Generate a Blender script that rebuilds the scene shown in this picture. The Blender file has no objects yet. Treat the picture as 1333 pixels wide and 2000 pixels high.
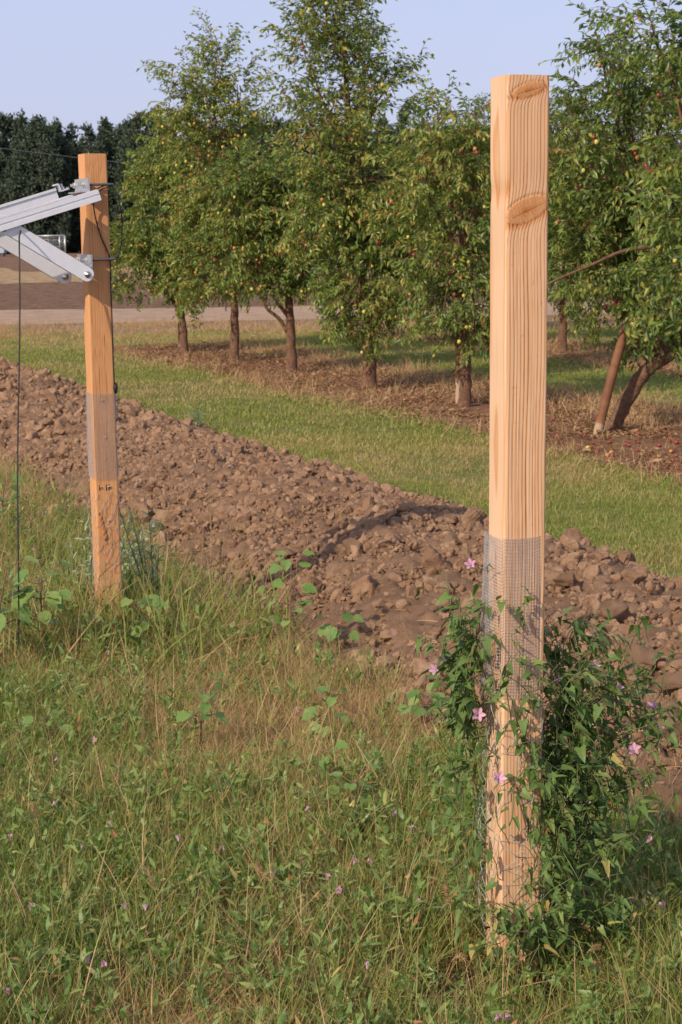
import bpy, math, random
import numpy as np

# ------------------------------------------------------------------ camera, sky, sun
rng = np.random.default_rng(11)
random.seed(11)
F, PX, PY, H = 3400.0, 666.5, 1000.0, 1.54
PITCH, ROLL = math.atan(550 / F), math.radians(0.9)
FW = np.array([0, math.cos(PITCH), -math.sin(PITCH)])
UP = np.array([0, math.sin(PITCH), math.cos(PITCH)])
RT = np.array([1.0, 0, 0])
CR = math.cos(ROLL) * RT - math.sin(ROLL) * UP
CU = math.sin(ROLL) * RT + math.cos(ROLL) * UP
EYE = np.array([0, 0, H])

sc = bpy.context.scene
COL = sc.collection
import mathutils
cam = bpy.data.cameras.new("camera")
cam.sensor_fit = 'VERTICAL'
cam.sensor_height = 36.0
cam.lens = F / 2000 * 36
cam.clip_end = 3000
cam.clip_start = 0.05
cam.dof.use_dof = True
cam.dof.focus_distance = 3.7
cam.dof.aperture_fstop = 20
co = bpy.data.objects.new("camera", cam)
COL.objects.link(co)
mw = mathutils.Matrix.Identity(4)
for i in range(3):
    mw[i][0], mw[i][1], mw[i][2], mw[i][3] = CR[i], CU[i], -FW[i], EYE[i]
co.matrix_world = mw
sc.camera = co

SUN_AZ, SUN_EL = math.radians(41), math.radians(34)     # azimuth from -Y towards -X
SD = np.array([-math.sin(SUN_AZ) * math.cos(SUN_EL), -math.cos(SUN_AZ) * math.cos(SUN_EL), math.sin(SUN_EL)])
w = bpy.data.worlds.new("World")
sc.world = w
w.use_nodes = True
wn = w.node_tree.nodes
wl = w.node_tree.links
bg = wn["Background"]
sky = wn.new("ShaderNodeTexSky")
sky.sky_type = 'NISHITA'
sky.sun_disc = False
sky.sun_elevation = SUN_EL
sky.sun_rotation = math.pi + SUN_AZ
sky.air_density = 1.0
sky.dust_density = 2.2
sky.ozone_density = 2.0
tint = wn.new("ShaderNodeMix")
tint.data_type = 'RGBA'
tint.blend_type = 'MULTIPLY'
tint.inputs[0].default_value = 1.0
tint.inputs[7].default_value = (0.99, 0.93, 1.09, 1)
wl.new(sky.outputs[0], tint.inputs[6])
hz_ = wn.new("ShaderNodeMix")          # the even milky haze of the summer sky
hz_.data_type = 'RGBA'
hz_.inputs[0].default_value = 0.7
hz_.inputs[7].default_value = (4.1, 4.4, 6.0, 1)
wl.new(tint.outputs[2], hz_.inputs[6])
wl.new(hz_.outputs[2], bg.inputs[0])
bg.inputs[1].default_value = 0.13
sl = bpy.data.lights.new("sun", 'SUN')
sl.energy = 3.9
sl.angle = math.radians(0.6)
sl.color = (1.0, 0.86, 0.68)
so = bpy.data.objects.new("sun", sl)
COL.objects.link(so)
so.rotation_euler = mathutils.Vector(SD).to_track_quat('Z', 'Y').to_euler()
so.location = (-6, -6, 8)
sc.view_settings.view_transform = 'Standard'
sc.view_settings.look = 'None'
sc.view_settings.gamma = 1
sc.view_settings.exposure = 0.22
sc.cycles.max_bounces = 6
sc.cycles.transparent_max_bounces = 8

# ------------------------------------------------------------------ helpers
NR = np.array([0.929, 0.371])      # across the rows (to the right)
RR = np.array([-0.371, 0.929])     # along the rows (away)


def ray(x, y):
    return FW + CR * ((x - PX) / F) - CU * ((y - PY) / F)


def gp(x, y, z=0.0):
    d = ray(x, y)
    return EYE + d * (z - H) / d[2]


def at(x, y, Y):
    d = ray(x, y)
    return EYE + d * Y / d[1]


def ns(n, s, z=0.0):
    q = NR * n + RR * s
    return np.array([q[0], q[1], z])


def to_ns(P):
    P = np.asarray(P)
    return P[..., :2] @ NR, P[..., :2] @ RR


def vnoise(P, freq, seed=0, octaves=3):
    """smooth pseudo noise of points (n,d) as sums of rotated sines, about -1..1"""
    r = np.random.default_rng(seed + 977)
    P = np.atleast_2d(P)
    out = np.zeros(len(P))
    amp, tot = 1.0, 0
    for o in range(octaves):
        for k in range(4):
            v = r.normal(size=P.shape[1])
            v *= freq * (2 ** o) * r.uniform(.7, 1.3) / np.linalg.norm(v)
            out += amp * np.sin(P @ v * 6.283 + r.uniform(0, 6.283)) * .5
        tot += amp
        amp *= .55
    return out / tot


def hnoise(P, freq, seed=0):
    """hashed lattice value noise in 2-D or 3-D, 0..1"""
    P = np.atleast_2d(P) * freq + seed * 17.31
    i = np.floor(P).astype(np.int64)
    f = P - i
    f = f * f * (3 - 2 * f)
    D = P.shape[1]
    prim = np.array([374761393, 668265263, 2147483647 // 3][:D], dtype=np.int64)
    out = np.zeros(len(P))
    for c in range(2 ** D):
        b = np.array([(c >> k) & 1 for k in range(D)])
        h = ((i + b) * prim).sum(1)
        h = (h ^ (h >> 13)) * 1274126177
        h = (h ^ (h >> 16)) & 0xffff
        wgt = np.prod(np.where(b, f, 1 - f), axis=1)
        out += wgt * h / 65535.0
    return out


class Geo:
    def __init__(self):
        self.v, self.f, self.t, self.n = [], [], [], 0

    def add(self, V, Fc, t=0.5):
        V = np.asarray(V, dtype=np.float64).reshape(-1, 3)
        self.v.append(V)
        for A in (Fc if isinstance(Fc, list) and isinstance(Fc[0], np.ndarray) else [Fc]):
            A = np.asarray(A, dtype=np.int64)
            if A.size:
                self.f.append(A + self.n)
        self.t.append(np.broadcast_to(np.asarray(t, dtype=np.float64), (len(V),)))
        self.n += len(V)
        return self

    def box(self, c, size, t=0.5, M=None):
        c = np.asarray(c, float)
        h = np.asarray(size, float) / 2
        S = np.array([[x, y, z] for x in (-1, 1) for y in (-1, 1) for z in (-1, 1)]) * h
        if M is not None:
            S = S @ np.asarray(M).T
        return self.add(S + c, np.array([[0, 1, 3, 2], [4, 6, 7, 5], [0, 4, 5, 1], [2, 3, 7, 6], [0, 2, 6, 4], [1, 5, 7, 3]]), t)

    def tube(self, pts, r, sides=6, t=0.5, cap=True):
        pts = np.asarray(pts, float)
        n = len(pts)
        r = np.broadcast_to(np.asarray(r, float), (n,))
        tan = np.gradient(pts, axis=0)
        tan /= np.linalg.norm(tan, axis=1)[:, None] + 1e-12
        ref = np.array([0, 0, 1.0]) if abs(tan[0, 2]) < .9 else np.array([1.0, 0, 0])
        u = np.cross(tan, ref)
        for i in range(1, n):        # keep the frame from flipping
            v = u[i - 1] - tan[i] * (u[i - 1] @ tan[i])
            u[i] = v
        u /= np.linalg.norm(u, axis=1)[:, None] + 1e-12
        b = np.cross(tan, u)
        a = np.arange(sides) * 2 * math.pi / sides
        V = pts[:, None, :] + r[:, None, None] * (np.cos(a)[None, :, None] * u[:, None, :] + np.sin(a)[None, :, None] * b[:, None, :])
        i = np.arange(n - 1)[:, None] * sides
        j = np.arange(sides)[None, :]
        k = (j + 1) % sides
        Q = np.stack([i + j, i + k, i + sides + k, i + sides + j], -1).reshape(-1, 4)
        fs = [Q]
        tt = np.repeat(np.broadcast_to(np.asarray(t, float), (n,)), sides)
        if cap:
            fs.append(np.arange(sides)[::-1][None, :])
            fs.append((np.arange(sides) + (n - 1) * sides)[None, :])
        return self.add(V.reshape(-1, 3), fs, tt)

    def inst(self, T, pos, M, scale=1.0, tb=0.0):
        """copies of template T=(V,F,t) merged in"""
        V, Fs, t = T
        k = len(pos)
        if k == 0:
            return self
        scale = np.broadcast_to(np.asarray(scale, float), (k,))
        tb = np.broadcast_to(np.asarray(tb, float), (k,))
        W = np.einsum('kij,vj->kvi', M * scale[:, None, None], V) + np.asarray(pos)[:, None, :]
        off = (np.arange(k) * len(V))[:, None, None]
        fs = [(np.asarray(f)[None] + off).reshape(-1, np.asarray(f).shape[1]) for f in (Fs if isinstance(Fs, list) else [Fs])]
        return self.add(W.reshape(-1, 3), fs, np.clip(t[None, :] + tb[:, None], 0, 1).reshape(-1))

    def tmpl(self):
        groups = {}
        for f in self.f:
            groups.setdefault(f.shape[1], []).append(f)
        return (np.concatenate(self.v), [np.concatenate(g) for g in groups.values()], np.concatenate(self.t))

    def mesh(self, name, mat, smooth=True):
        V = np.concatenate(self.v)
        me = bpy.data.meshes.new(name)
        me.vertices.add(len(V))
        me.vertices.foreach_set("co", V.astype(np.float32).ravel())
        loops = np.concatenate([f.ravel() for f in self.f])
        tot = np.concatenate([np.full(len(f), f.shape[1]) for f in self.f])
        st = np.concatenate([[0], np.cumsum(tot)[:-1]])
        me.loops.add(len(loops))
        me.loops.foreach_set("vertex_index", loops.astype(np.int32))
        me.polygons.add(len(tot))
        me.polygons.foreach_set("loop_start", st.astype(np.int32))
        me.polygons.foreach_set("loop_total", tot.astype(np.int32))
        me.polygons.foreach_set("use_smooth", np.full(len(tot), smooth))
        at_ = me.attributes.new("t", 'FLOAT', 'POINT')
        at_.data.foreach_set("value", np.concatenate(self.t).astype(np.float32))
        me.update(calc_edges=True)
        me.validate()
        if mat:
            me.materials.append(mat)
        return me

    def build(self, name, mat, parent=None, smooth=True, loc=None):
        o = bpy.data.objects.new(name, self.mesh(name, mat, smooth))
        COL.objects.link(o)
        if parent is not None:
            o.parent = parent
        if loc is not None:
            o.location = loc
        return o


def tag(o, label, cat, group=None, kind=None):
    o['label'] = label
    o['category'] = cat
    if group:
        o['group'] = group
    if kind:
        o['kind'] = kind
    return o


def thing(name, label, cat, loc=(0, 0, 0), rz=0.0, group=None):
    o = bpy.data.objects.new(name, None)
    o.empty_display_size = .1
    COL.objects.link(o)
    o.location = loc
    o.rotation_euler = (0, 0, rz)
    return tag(o, label, cat, group)


def rotz(a):
    a = np.asarray(a)
    c, s, z, o = np.cos(a), np.sin(a), np.zeros_like(a), np.ones_like(a)
    return np.stack([np.stack([c, -s, z], -1), np.stack([s, c, z], -1), np.stack([z, z, o], -1)], -2)


def roty(a):
    a = np.asarray(a)
    c, s, z, o = np.cos(a), np.sin(a), np.zeros_like(a), np.ones_like(a)
    return np.stack([np.stack([c, z, s], -1), np.stack([z, o, z], -1), np.stack([-s, z, c], -1)], -2)


def rotx(a):
    a = np.asarray(a)
    c, s, z, o = np.cos(a), np.sin(a), np.zeros_like(a), np.ones_like(a)
    return np.stack([np.stack([o, z, z], -1), np.stack([z, c, -s], -1), np.stack([z, s, c], -1)], -2)


def bez(*P, n=12):
    """smooth curve through the points (Catmull-Rom)"""
    P = np.array(P, float)
    if len(P) == 2:
        return P[0] + (P[1] - P[0]) * np.linspace(0, 1, n)[:, None]
    Q = np.vstack([2 * P[0] - P[1], P, 2 * P[-1] - P[-2]])
    out = []
    for i in range(len(P) - 1):
        p0, p1, p2, p3 = Q[i:i + 4]
        for u in np.linspace(0, 1, n, endpoint=False):
            out.append(.5 * (2 * p1 + (p2 - p0) * u + (2 * p0 - 5 * p1 + 4 * p2 - p3) * u * u + (3 * p1 - p0 - 3 * p2 + p3) * u ** 3))
    out.append(P[-1])
    return np.array(out)


# ------------------------------------------------------------------ materials
def newmat(name):
    m = bpy.data.materials.new(name)
    m.use_nodes = True
    nt = m.node_tree
    return m, nt.nodes, nt.links, nt.nodes["Principled BSDF"]


def ramp(nodes, stops, interp='LINEAR'):
    r = nodes.new("ShaderNodeValToRGB")
    r.color_ramp.interpolation = interp
    el = r.color_ramp.elements
    while len(el) < len(stops):
        el.new(0.5)
    for e, (p, c) in zip(el, stops):
        e.position = p
        e.color = (*c, 1)
    return r


def attr(nodes, name="t"):
    a = nodes.new("ShaderNodeAttribute")
    a.attribute_name = name
    return a


def leaf_mat(name, stops, trans=.35, rough=.5, spec=.3, tboost=(1.15, 1.25, .7)):
    m, n, l, p = newmat(name)
    a = attr(n)
    r = ramp(n, stops)
    l.new(a.outputs["Fac"], r.inputs[0])
    l.new(r.outputs[0], p.inputs["Base Color"])
    p.inputs["Roughness"].default_value = rough
    p.inputs["Specular IOR Level"].default_value = spec
    tr = n.new("ShaderNodeBsdfTranslucent")
    mx = n.new("ShaderNodeMix")
    mx.data_type = 'RGBA'
    mx.blend_type = 'MULTIPLY'
    mx.inputs[0].default_value = 1
    mx.inputs[7].default_value = (*tboost, 1)
    l.new(r.outputs[0], mx.inputs[6])
    l.new(mx.outputs[2], tr.inputs[0])
    ms = n.new("ShaderNodeMixShader")
    ms.inputs[0].default_value = trans
    l.new(p.outputs[0], ms.inputs[1])
    l.new(tr.outputs[0], ms.inputs[2])
    l.new(ms.outputs[0], n["Material Output"].inputs[0])
    return m


def soil_mat(name, stops, scale=6.0, bump=.6, bscale=60.0, dist=.02, rough=.95, attrmix=0.0):
    m, n, l, p = newmat(name)
    tc = n.new("ShaderNodeTexCoord")
    nz = n.new("ShaderNodeTexNoise")
    nz.inputs["Scale"].default_value = scale
    nz.inputs["Detail"].default_value = 8
    nz.inputs["Roughness"].default_value = .65
    l.new(tc.outputs["Object"], nz.inputs["Vector"])
    r = ramp(n, stops)
    src = nz.outputs[0]
    if attrmix:
        a = attr(n)
        mm = n.new("ShaderNodeMix")
        mm.inputs[0].default_value = attrmix
        l.new(src, mm.inputs[2])
        l.new(a.outputs["Fac"], mm.inputs[3])
        src = mm.outputs[0]
    l.new(src, r.inputs[0])
    l.new(r.outputs[0], p.inputs["Base Color"])
    p.inputs["Roughness"].default_value = rough
    p.inputs["Specular IOR Level"].default_value = .15
    nb = n.new("ShaderNodeTexNoise")
    nb.inputs["Scale"].default_value = bscale
    nb.inputs["Detail"].default_value = 6
    nb.inputs["Roughness"].default_value = .7
    l.new(tc.outputs["Object"], nb.inputs["Vector"])
    b = n.new("ShaderNodeBump")
    b.inputs["Strength"].default_value = bump
    b.inputs["Distance"].default_value = dist
    l.new(nb.outputs[0], b.inputs["Height"])
    l.new(b.outputs[0], p.inputs["Normal"])
    return m


def metal_mat(name, col, rough=.4, metal=.9, spots=0.0, scale=40):
    m, n, l, p = newmat(name)
    tc = n.new("ShaderNodeTexCoord")
    nz = n.new("ShaderNodeTexNoise")
    nz.inputs["Scale"].default_value = scale
    nz.inputs["Detail"].default_value = 4
    l.new(tc.outputs["Object"], nz.inputs["Vector"])
    d = tuple(c * (1 - spots) for c in col)
    r = ramp(n, [(.35, d), (.65, col)])
    l.new(nz.outputs[0], r.inputs[0])
    l.new(r.outputs[0], p.inputs["Base Color"])
    p.inputs["Metallic"].default_value = metal
    p.inputs["Roughness"].default_value = rough
    return m


def wood_mat(name, stops, bump=.25):
    m, n, l, p = newmat(name)
    a = attr(n)
    tc = n.new("ShaderNodeTexCoord")
    mp = n.new("ShaderNodeMapping")
    mp.inputs["Scale"].default_value = (260, 260, 7)
    l.new(tc.outputs["Object"], mp.inputs[0])
    nz = n.new("ShaderNodeTexNoise")
    nz.inputs["Scale"].default_value = 1
    nz.inputs["Detail"].default_value = 5
    l.new(mp.outputs[0], nz.inputs["Vector"])
    ad = n.new("ShaderNodeMath")
    ad.operation = 'MULTIPLY_ADD'
    ad.inputs[1].default_value = .22
    l.new(nz.outputs[0], ad.inputs[0])
    l.new(a.outputs["Fac"], ad.inputs[2])
    sb = n.new("ShaderNodeMath")
    sb.operation = 'SUBTRACT'
    sb.inputs[1].default_value = .11
    l.new(ad.outputs[0], sb.inputs[0])
    r = ramp(n, stops)
    l.new(sb.outputs[0], r.inputs[0])
    n2 = n.new("ShaderNodeTexNoise")
    n2.inputs["Scale"].default_value = 4
    n2.inputs["Detail"].default_value = 3
    l.new(tc.outputs["Object"], n2.inputs["Vector"])
    r2 = ramp(n, [(.3, (.86, .83, .8)), (.7, (1, 1, 1))])
    l.new(n2.outputs[0], r2.inputs[0])
    mx = n.new("ShaderNodeMix")
    mx.data_type = 'RGBA'
    mx.blend_type = 'MULTIPLY'
    mx.inputs[0].default_value = 1
    l.new(r.outputs[0], mx.inputs[6])
    l.new(r2.outputs[0], mx.inputs[7])
    l.new(mx.outputs[2], p.inputs["Base Color"])
    p.inputs["Roughness"].default_value = .7
    p.inputs["Specular IOR Level"].default_value = .25
    b = n.new("ShaderNodeBump")
    b.inputs["Strength"].default_value = bump
    b.inputs["Distance"].default_value = .002
    l.new(nz.outputs[0], b.inputs["Height"])
    l.new(b.outputs[0], p.inputs["Normal"])
    return m


def plain_mat(name, col, rough=.6, var=.25, scale=30):
    m, n, l, p = newmat(name)
    tc = n.new("ShaderNodeTexCoord")
    nz = n.new("ShaderNodeTexNoise")
    nz.inputs["Scale"].default_value = scale
    nz.inputs["Detail"].default_value = 5
    l.new(tc.outputs["Object"], nz.inputs["Vector"])
    r = ramp(n, [(.3, tuple(c * (1 - var) for c in col)), (.7, tuple(min(1, c * (1 + var)) for c in col))])
    l.new(nz.outputs[0], r.inputs[0])
    l.new(r.outputs[0], p.inputs["Base Color"])
    p.inputs["Roughness"].default_value = rough
    return m


MAT = dict(
    ground=soil_mat("ground_soil", [(.3, (.15, .085, .05)), (.7, (.26, .155, .095))], 1.2, .8, 14, .05),
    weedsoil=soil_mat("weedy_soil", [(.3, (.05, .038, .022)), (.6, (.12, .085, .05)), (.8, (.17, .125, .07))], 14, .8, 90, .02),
    turf=soil_mat("turf_base", [(.3, (.11, .12, .03)), (.5, (.16, .165, .045)), (.72, (.25, .20, .08))], 5, .7, 120, .02),
    orchard=soil_mat("orchard_soil", [(.3, (.17, .088, .047)), (.6, (.27, .145, .078)), (.8, (.36, .22, .12))], 4, .8, 60, .03),
    dryground=soil_mat("dry_verge", [(.3, (.19, .115, .065)), (.6, (.26, .17, .095)), (.8, (.33, .23, .12))], 1.5, .7, 20, .05),
    road=soil_mat("road_dust", [(.3, (.24, .155, .10)), (.5, (.33, .225, .15)), (.7, (.40, .285, .195))], 2.4, .3, 20, .03),
    field=soil_mat("field_soil", [(.34, (.15, .08, .046)), (.5, (.27, .155, .092)), (.64, (.40, .255, .16))], 3.2, 1.0, 6, .35),
    stubble=soil_mat("stubble", [(.36, (.20, .115, .066)), (.5, (.38, .25, .13)), (.64, (.54, .40, .22))], 2.6, .8, 5, .2),
    ridge=soil_mat("ridge_soil", [(.25, (.145, .084, .048)), (.55, (.245, .146, .086)), (.8, (.34, .217, .13))], 9, .9, 110, .016),
    clod=soil_mat("clod_soil", [(.2, (.19, .109, .063)), (.5, (.29, .173, .101)), (.85, (.41, .266, .165))], 24, .85, 120, .013, attrmix=.55),
    jleaf=leaf_mat("jujube_leaf", [(0, (.055, .10, .026)), (.4, (.145, .22, .046)), (.7, (.265, .325, .068)), (.9, (.47, .41, .09)), (1, (.36, .19, .07))], .38, .42, .4),
    dleaf=leaf_mat("windbreak_leaf", [(0, (.042, .062, .046)), (.6, (.075, .10, .065)), (1, (.115, .14, .085))], .12, .7, .1),
    bark=soil_mat("bark", [(.3, (.095, .05, .032)), (.7, (.27, .15, .095))], 30, .9, 60, .02),
    grass=leaf_mat("grass_blade", [(0, (.145, .20, .04)), (.45, (.26, .285, .07)), (.7, (.37, .32, .105)), (.85, (.52, .37, .18)), (1, (.46, .21, .12))], .35, .5, .3),
    turfgrass=leaf_mat("turf_blade", [(0, (.16, .22, .04)), (.45, (.26, .29, .07)), (.75, (.37, .31, .11)), (1, (.47, .34, .17))], .35, .5, .25),
    straw=leaf_mat("straw", [(0, (.25, .24, .09)), (.35, (.42, .30, .14)), (.7, (.54, .36, .19)), (1, (.42, .19, .12))], .25, .6, .2),
    litter=leaf_mat("dead_leaf", [(0, (.16, .08, .045)), (.4, (.30, .17, .09)), (.7, (.42, .28, .15)), (1, (.22, .10, .06))], .15, .7, .1),
    weed=leaf_mat("weed_leaf", [(0, (.095, .17, .038)), (.5, (.20, .28, .072)), (.8, (.31, .34, .10)), (.93, (.46, .36, .12)), (1, (.38, .17, .07))], .3, .45, .35),
    vine=leaf_mat("vine_leaf", [(0, (.06, .115, .028)), (.5, (.135, .21, .052)), (.8, (.25, .30, .08)), (.93, (.42, .31, .10)), (1, (.36, .15, .06))], .28, .5, .3),
    broad=leaf_mat("broad_leaf", [(0, (.12, .22, .05)), (.6, (.21, .31, .08)), (1, (.31, .35, .11))], .35, .5, .3),
    grey=leaf_mat("grey_leaf", [(0, (.24, .31, .17)), (.6, (.36, .42, .25)), (1, (.44, .47, .30))], .25, .6, .2),
    stem=plain_mat("green_stem", (.13, .15, .05), .6),
    redstem=plain_mat("red_stem", (.20, .09, .06), .6),
    petal=leaf_mat("petal", [(0, (.66, .33, .47)), (.6, (.78, .52, .64)), (1, (.88, .76, .80))], .35, .6, .2, (1.05, .9, 1)),
    wood=wood_mat("fresh_fir", [(0, (.74, .50, .315)), (.3, (.66, .375, .185)), (.6, (.54, .235, .082)), (.85, (.35, .135, .043)), (1, (.13, .05, .022))]),
    wood2=wood_mat("weathered_fir", [(0, (.64, .33, .145)), (.35, (.59, .28, .108)), (.65, (.49, .205, .07)), (.88, (.30, .11, .035)), (1, (.10, .045, .025))]),
    stake=wood_mat("stake_wood", [(0, (.46, .34, .23)), (.2, (.26, .125, .065)), (.7, (.17, .075, .036)), (1, (.09, .05, .03))]),
    alu=metal_mat("mill_aluminium", (.80, .81, .83), .45, .3, .05),
    galv=metal_mat("galvanised", (.62, .63, .64), .42, .75, .3, 60),
    wire=metal_mat("wire", (.47, .47, .48), .5, .3, .25, 90),
    steel=metal_mat("dark_steel", (.17, .18, .19), .45, .7, .25, 60),
    bolt=metal_mat("bolt_steel", (.62, .60, .55), .3, .95, .1, 60),
    rubber=plain_mat("black_cable", (.012, .012, .013), .5, .2),
    binpaint=plain_mat("pale_paint", (.42, .47, .52), .5, .05),
)
for nm, c in (("fruit_yellow", (.52, .42, .085)), ("fruit_orange", (.46, .20, .05)), ("fruit_red", (.21, .035, .022))):
    MAT[nm] = plain_mat(nm, c, .3, .3, 60)


# ------------------------------------------------------------------ the ground and its strips
def sheet(name, poly_fn, mat, label, cat):
    pass


def grid_sheet(name, A, B, z, mat, label, cat):
    """strip between two polylines A and B (n,2)"""
    k = len(A)
    rows = 5
    V = []
    for j in range(rows):
        q = A + (B - A) * j / (rows - 1)
        V.append(np.c_[q, np.full(k, z)])
    V = np.concatenate(V)
    i = np.arange(k - 1)
    Q = np.concatenate([np.stack([j * k + i, j * k + i + 1, (j + 1) * k + i + 1, (j + 1) * k + i], -1) for j in range(rows - 1)])
    o = Geo().add(V, Q).build(name, mat, smooth=False)
    e1, e2 = V[1] - V[0], V[k] - V[0]
    if np.cross(e1, e2)[2] < 0:
        o.data.flip_normals()
    return tag(o, label, cat, kind='structure')


g = Geo()
g.add([[-1500, -200, 0], [1500, -200, 0], [1500, 2500, 0], [-1500, 2500, 0]], [[0, 1, 2, 3]])
tag(g.build("ground", MAT['field'], smooth=False), "wide flat brown bare field soil reaching the tree line", "ground", kind='structure')


def wavy(n0, s0, s1, amp, seed, step=.2):
    s = np.arange(s0, s1, step)
    P = np.c_[s, np.zeros_like(s)]
    n = n0 + amp * vnoise(P, .12, seed, 4)
    return np.stack([NR[0] * n + RR[0] * s, NR[1] * n + RR[1] * s], -1)


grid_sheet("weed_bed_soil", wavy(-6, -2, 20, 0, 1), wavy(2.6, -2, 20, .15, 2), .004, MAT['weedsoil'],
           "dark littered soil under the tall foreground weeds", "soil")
xs = np.arange(-60, 60, .5)


def ycurve(y0, slope, amp, seed):
    return np.c_[xs, y0 + slope * xs + amp * vnoise(np.c_[xs, 0 * xs], .09, seed, 5)]


grid_sheet("grass_ground", ycurve(4.0, 0, 0, 1), ycurve(26.8, 0, .5, 2), .0025, MAT['turf'],
           "green turf base of the mown grass between the tree rows", "grass ground")
grid_sheet("orchard_soil", wavy(5.8, 2, 23.4, .22, 3), wavy(7.95, 2, 23.4, .3, 4), .008, MAT['orchard'],
           "bare reddish brown soil strip under the front row of fruit trees", "soil")
grid_sheet("orchard_soil", wavy(9.9, 2, 26, .25, 5), wavy(11.7, 2, 26, .25, 6), .008, MAT['orchard'],
           "bare brown soil strip under the second row of fruit trees", "soil")
grid_sheet("dry_verge", ycurve(26.4, 0, .5, 7), ycurve(30.6, 0, .3, 8), .006, MAT['dryground'],
           "dry brown verge between the grass and the dirt road", "verge")
grid_sheet("dirt_road", ycurve(30.6, -.0, .25, 8), ycurve(36.3, 0, .3, 9), .0105, MAT['road'],
           "pale dusty dirt road crossing behind the orchard", "dirt road")
grid_sheet("stubble_strip", ycurve(55, 0, 3.5, 10), ycurve(80, 0, 7, 11), .008, MAT['stubble'],
           "straw coloured stubble band across the far field", "stubble")

# soil ridge
RN0, RN1 = 2.1, 4.05


def ridge_h(n, s):
    u = np.clip((n - RN0) / (RN1 - RN0), 0, 1)
    prof = np.where(u < .62, np.sin(np.clip(u / .62, 0, 1) * math.pi / 2) ** 1.2, np.cos((u - .62) / .38 * math.pi / 2))
    P = np.stack([n, s], -1)
    return np.maximum(prof, 0) * (.19 + .045 * vnoise(P, .22, 21, 2)) + .035 * vnoise(P, 1.1, 22, 4) * np.minimum(1, prof * 3)


nn = np.arange(RN0 - .05, RN1 + .06, .018)
ss = np.concatenate([np.arange(1.0, 10.0, .018), np.arange(10.0, 24.0, .03)])
GN, GS = np.meshgrid(nn, ss)
edge = .12 * vnoise(np.c_[ss, 0 * ss], .3, 30, 4)
GN2 = GN + edge[:, None] * np.clip(1 - (GN - RN0), 0, 1)
hn, hs = GN.ravel(), GS.ravel()
hz = ridge_h(hn, hs) + .012 * (hnoise(np.stack([hn, hs], -1), 62, 6) - .5) + .036 * (hnoise(np.stack([hn, hs], -1), 9, 3) - .5) + .035 * (hnoise(np.stack([hn, hs], -1), 21, 5) - .5) + .02 * (hnoise(np.stack([hn, hs], -1), 38, 4) - .5)
bd = np.minimum((hn - nn[0]) / .06, (nn[-1] - hn) / .06)
hz = np.where(bd < 1, -.03 + bd * (hz + .03), hz)
XY = GN2.ravel()[:, None] * NR + hs[:, None] * RR
a, b = GN.shape
idx = np.arange(a * b).reshape(a, b)
Q = np.stack([idx[:-1, :-1], idx[:-1, 1:], idx[1:, 1:], idx[1:, :-1]], -1).reshape(-1, 4)
tag(Geo().add(np.c_[XY, hz], Q).build("soil_ridge", MAT['ridge']), "long low ridge of freshly turned brown soil", "soil ridge", kind='structure')


def ico(sub):
    t = (1 + 5 ** .5) / 2
    V = [[-1, t, 0], [1, t, 0], [-1, -t, 0], [1, -t, 0], [0, -1, t], [0, 1, t], [0, -1, -t], [0, 1, -t], [t, 0, -1], [t, 0, 1], [-t, 0, -1], [-t, 0, 1]]
    V = [np.array(v) / np.linalg.norm(v) for v in V]
    Fc = [[0, 11, 5], [0, 5, 1], [0, 1, 7], [0, 7, 10], [0, 10, 11], [1, 5, 9], [5, 11, 4], [11, 10, 2], [10, 7, 6], [7, 1, 8],
          [3, 9, 4], [3, 4, 2], [3, 2, 6], [3, 6, 8], [3, 8, 9], [4, 9, 5], [2, 4, 11], [6, 2, 10], [8, 6, 7], [9, 8, 1]]
    for _ in range(sub):
        cache, nf = {}, []

        def mid(i, j):
            k = (min(i, j), max(i, j))
            if k not in cache:
                v = V[i] + V[j]
                V.append(v / np.linalg.norm(v))
                cache[k] = len(V) - 1
            return cache[k]
        for x, y, z in Fc:
            p, q, r = mid(x, y), mid(y, z), mid(z, x)
            nf += [[x, p, r], [y, q, p], [z, r, q], [p, q, r]]
        Fc = nf
    return np.array(V), np.array(Fc)


def clod_tmpl(sub, seed):
    r = np.random.default_rng(seed)
    V, Fc = ico(sub)
    V = V * r.uniform(.7, 1.25, 3) * np.array([1, 1, .8])
    for _ in range(14):
        d = r.normal(size=3)
        d /= np.linalg.norm(d)
        lim = r.uniform(.32, .75)
        e = V @ d
        V = V - np.where(e > lim, (e - lim) * .9, 0)[:, None] * d
    V = V * (1 + .26 * vnoise(V, .6, seed, 4 if sub > 2 else 2))[:, None]
    if sub > 1:
        V = V * (1 + (.16 if sub > 2 else .1) * (hnoise(V, 5.5, seed) - .5))[:, None]
    return (V, Fc, np.clip(.5 + .25 * vnoise(V, .5, seed + 5, 2), 0, 1))


def rand_rot(k):
    return rotz(rng.uniform(0, 6.283, k)) @ rotx(rng.uniform(0, 6.283, k)) @ rotz(rng.uniform(0, 6.283, k))


BIG = [clod_tmpl(3, i) for i in range(8)]
MID = [clod_tmpl(2, 20 + i) for i in range(8)]
SML = [clod_tmpl(1, 40 + i) for i in range(6)]


def clod_pos(k, s0, s1, tight=1.0):
    s = s0 + (s1 - s0) * rng.random(k)
    u = rng.beta(1.15, 1.15, k)
    n = RN0 - .1 + (RN1 - RN0 + .15) * u
    n += .1 * vnoise(np.c_[s, 0 * s], .3, 30, 4)
    return n, s


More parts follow.
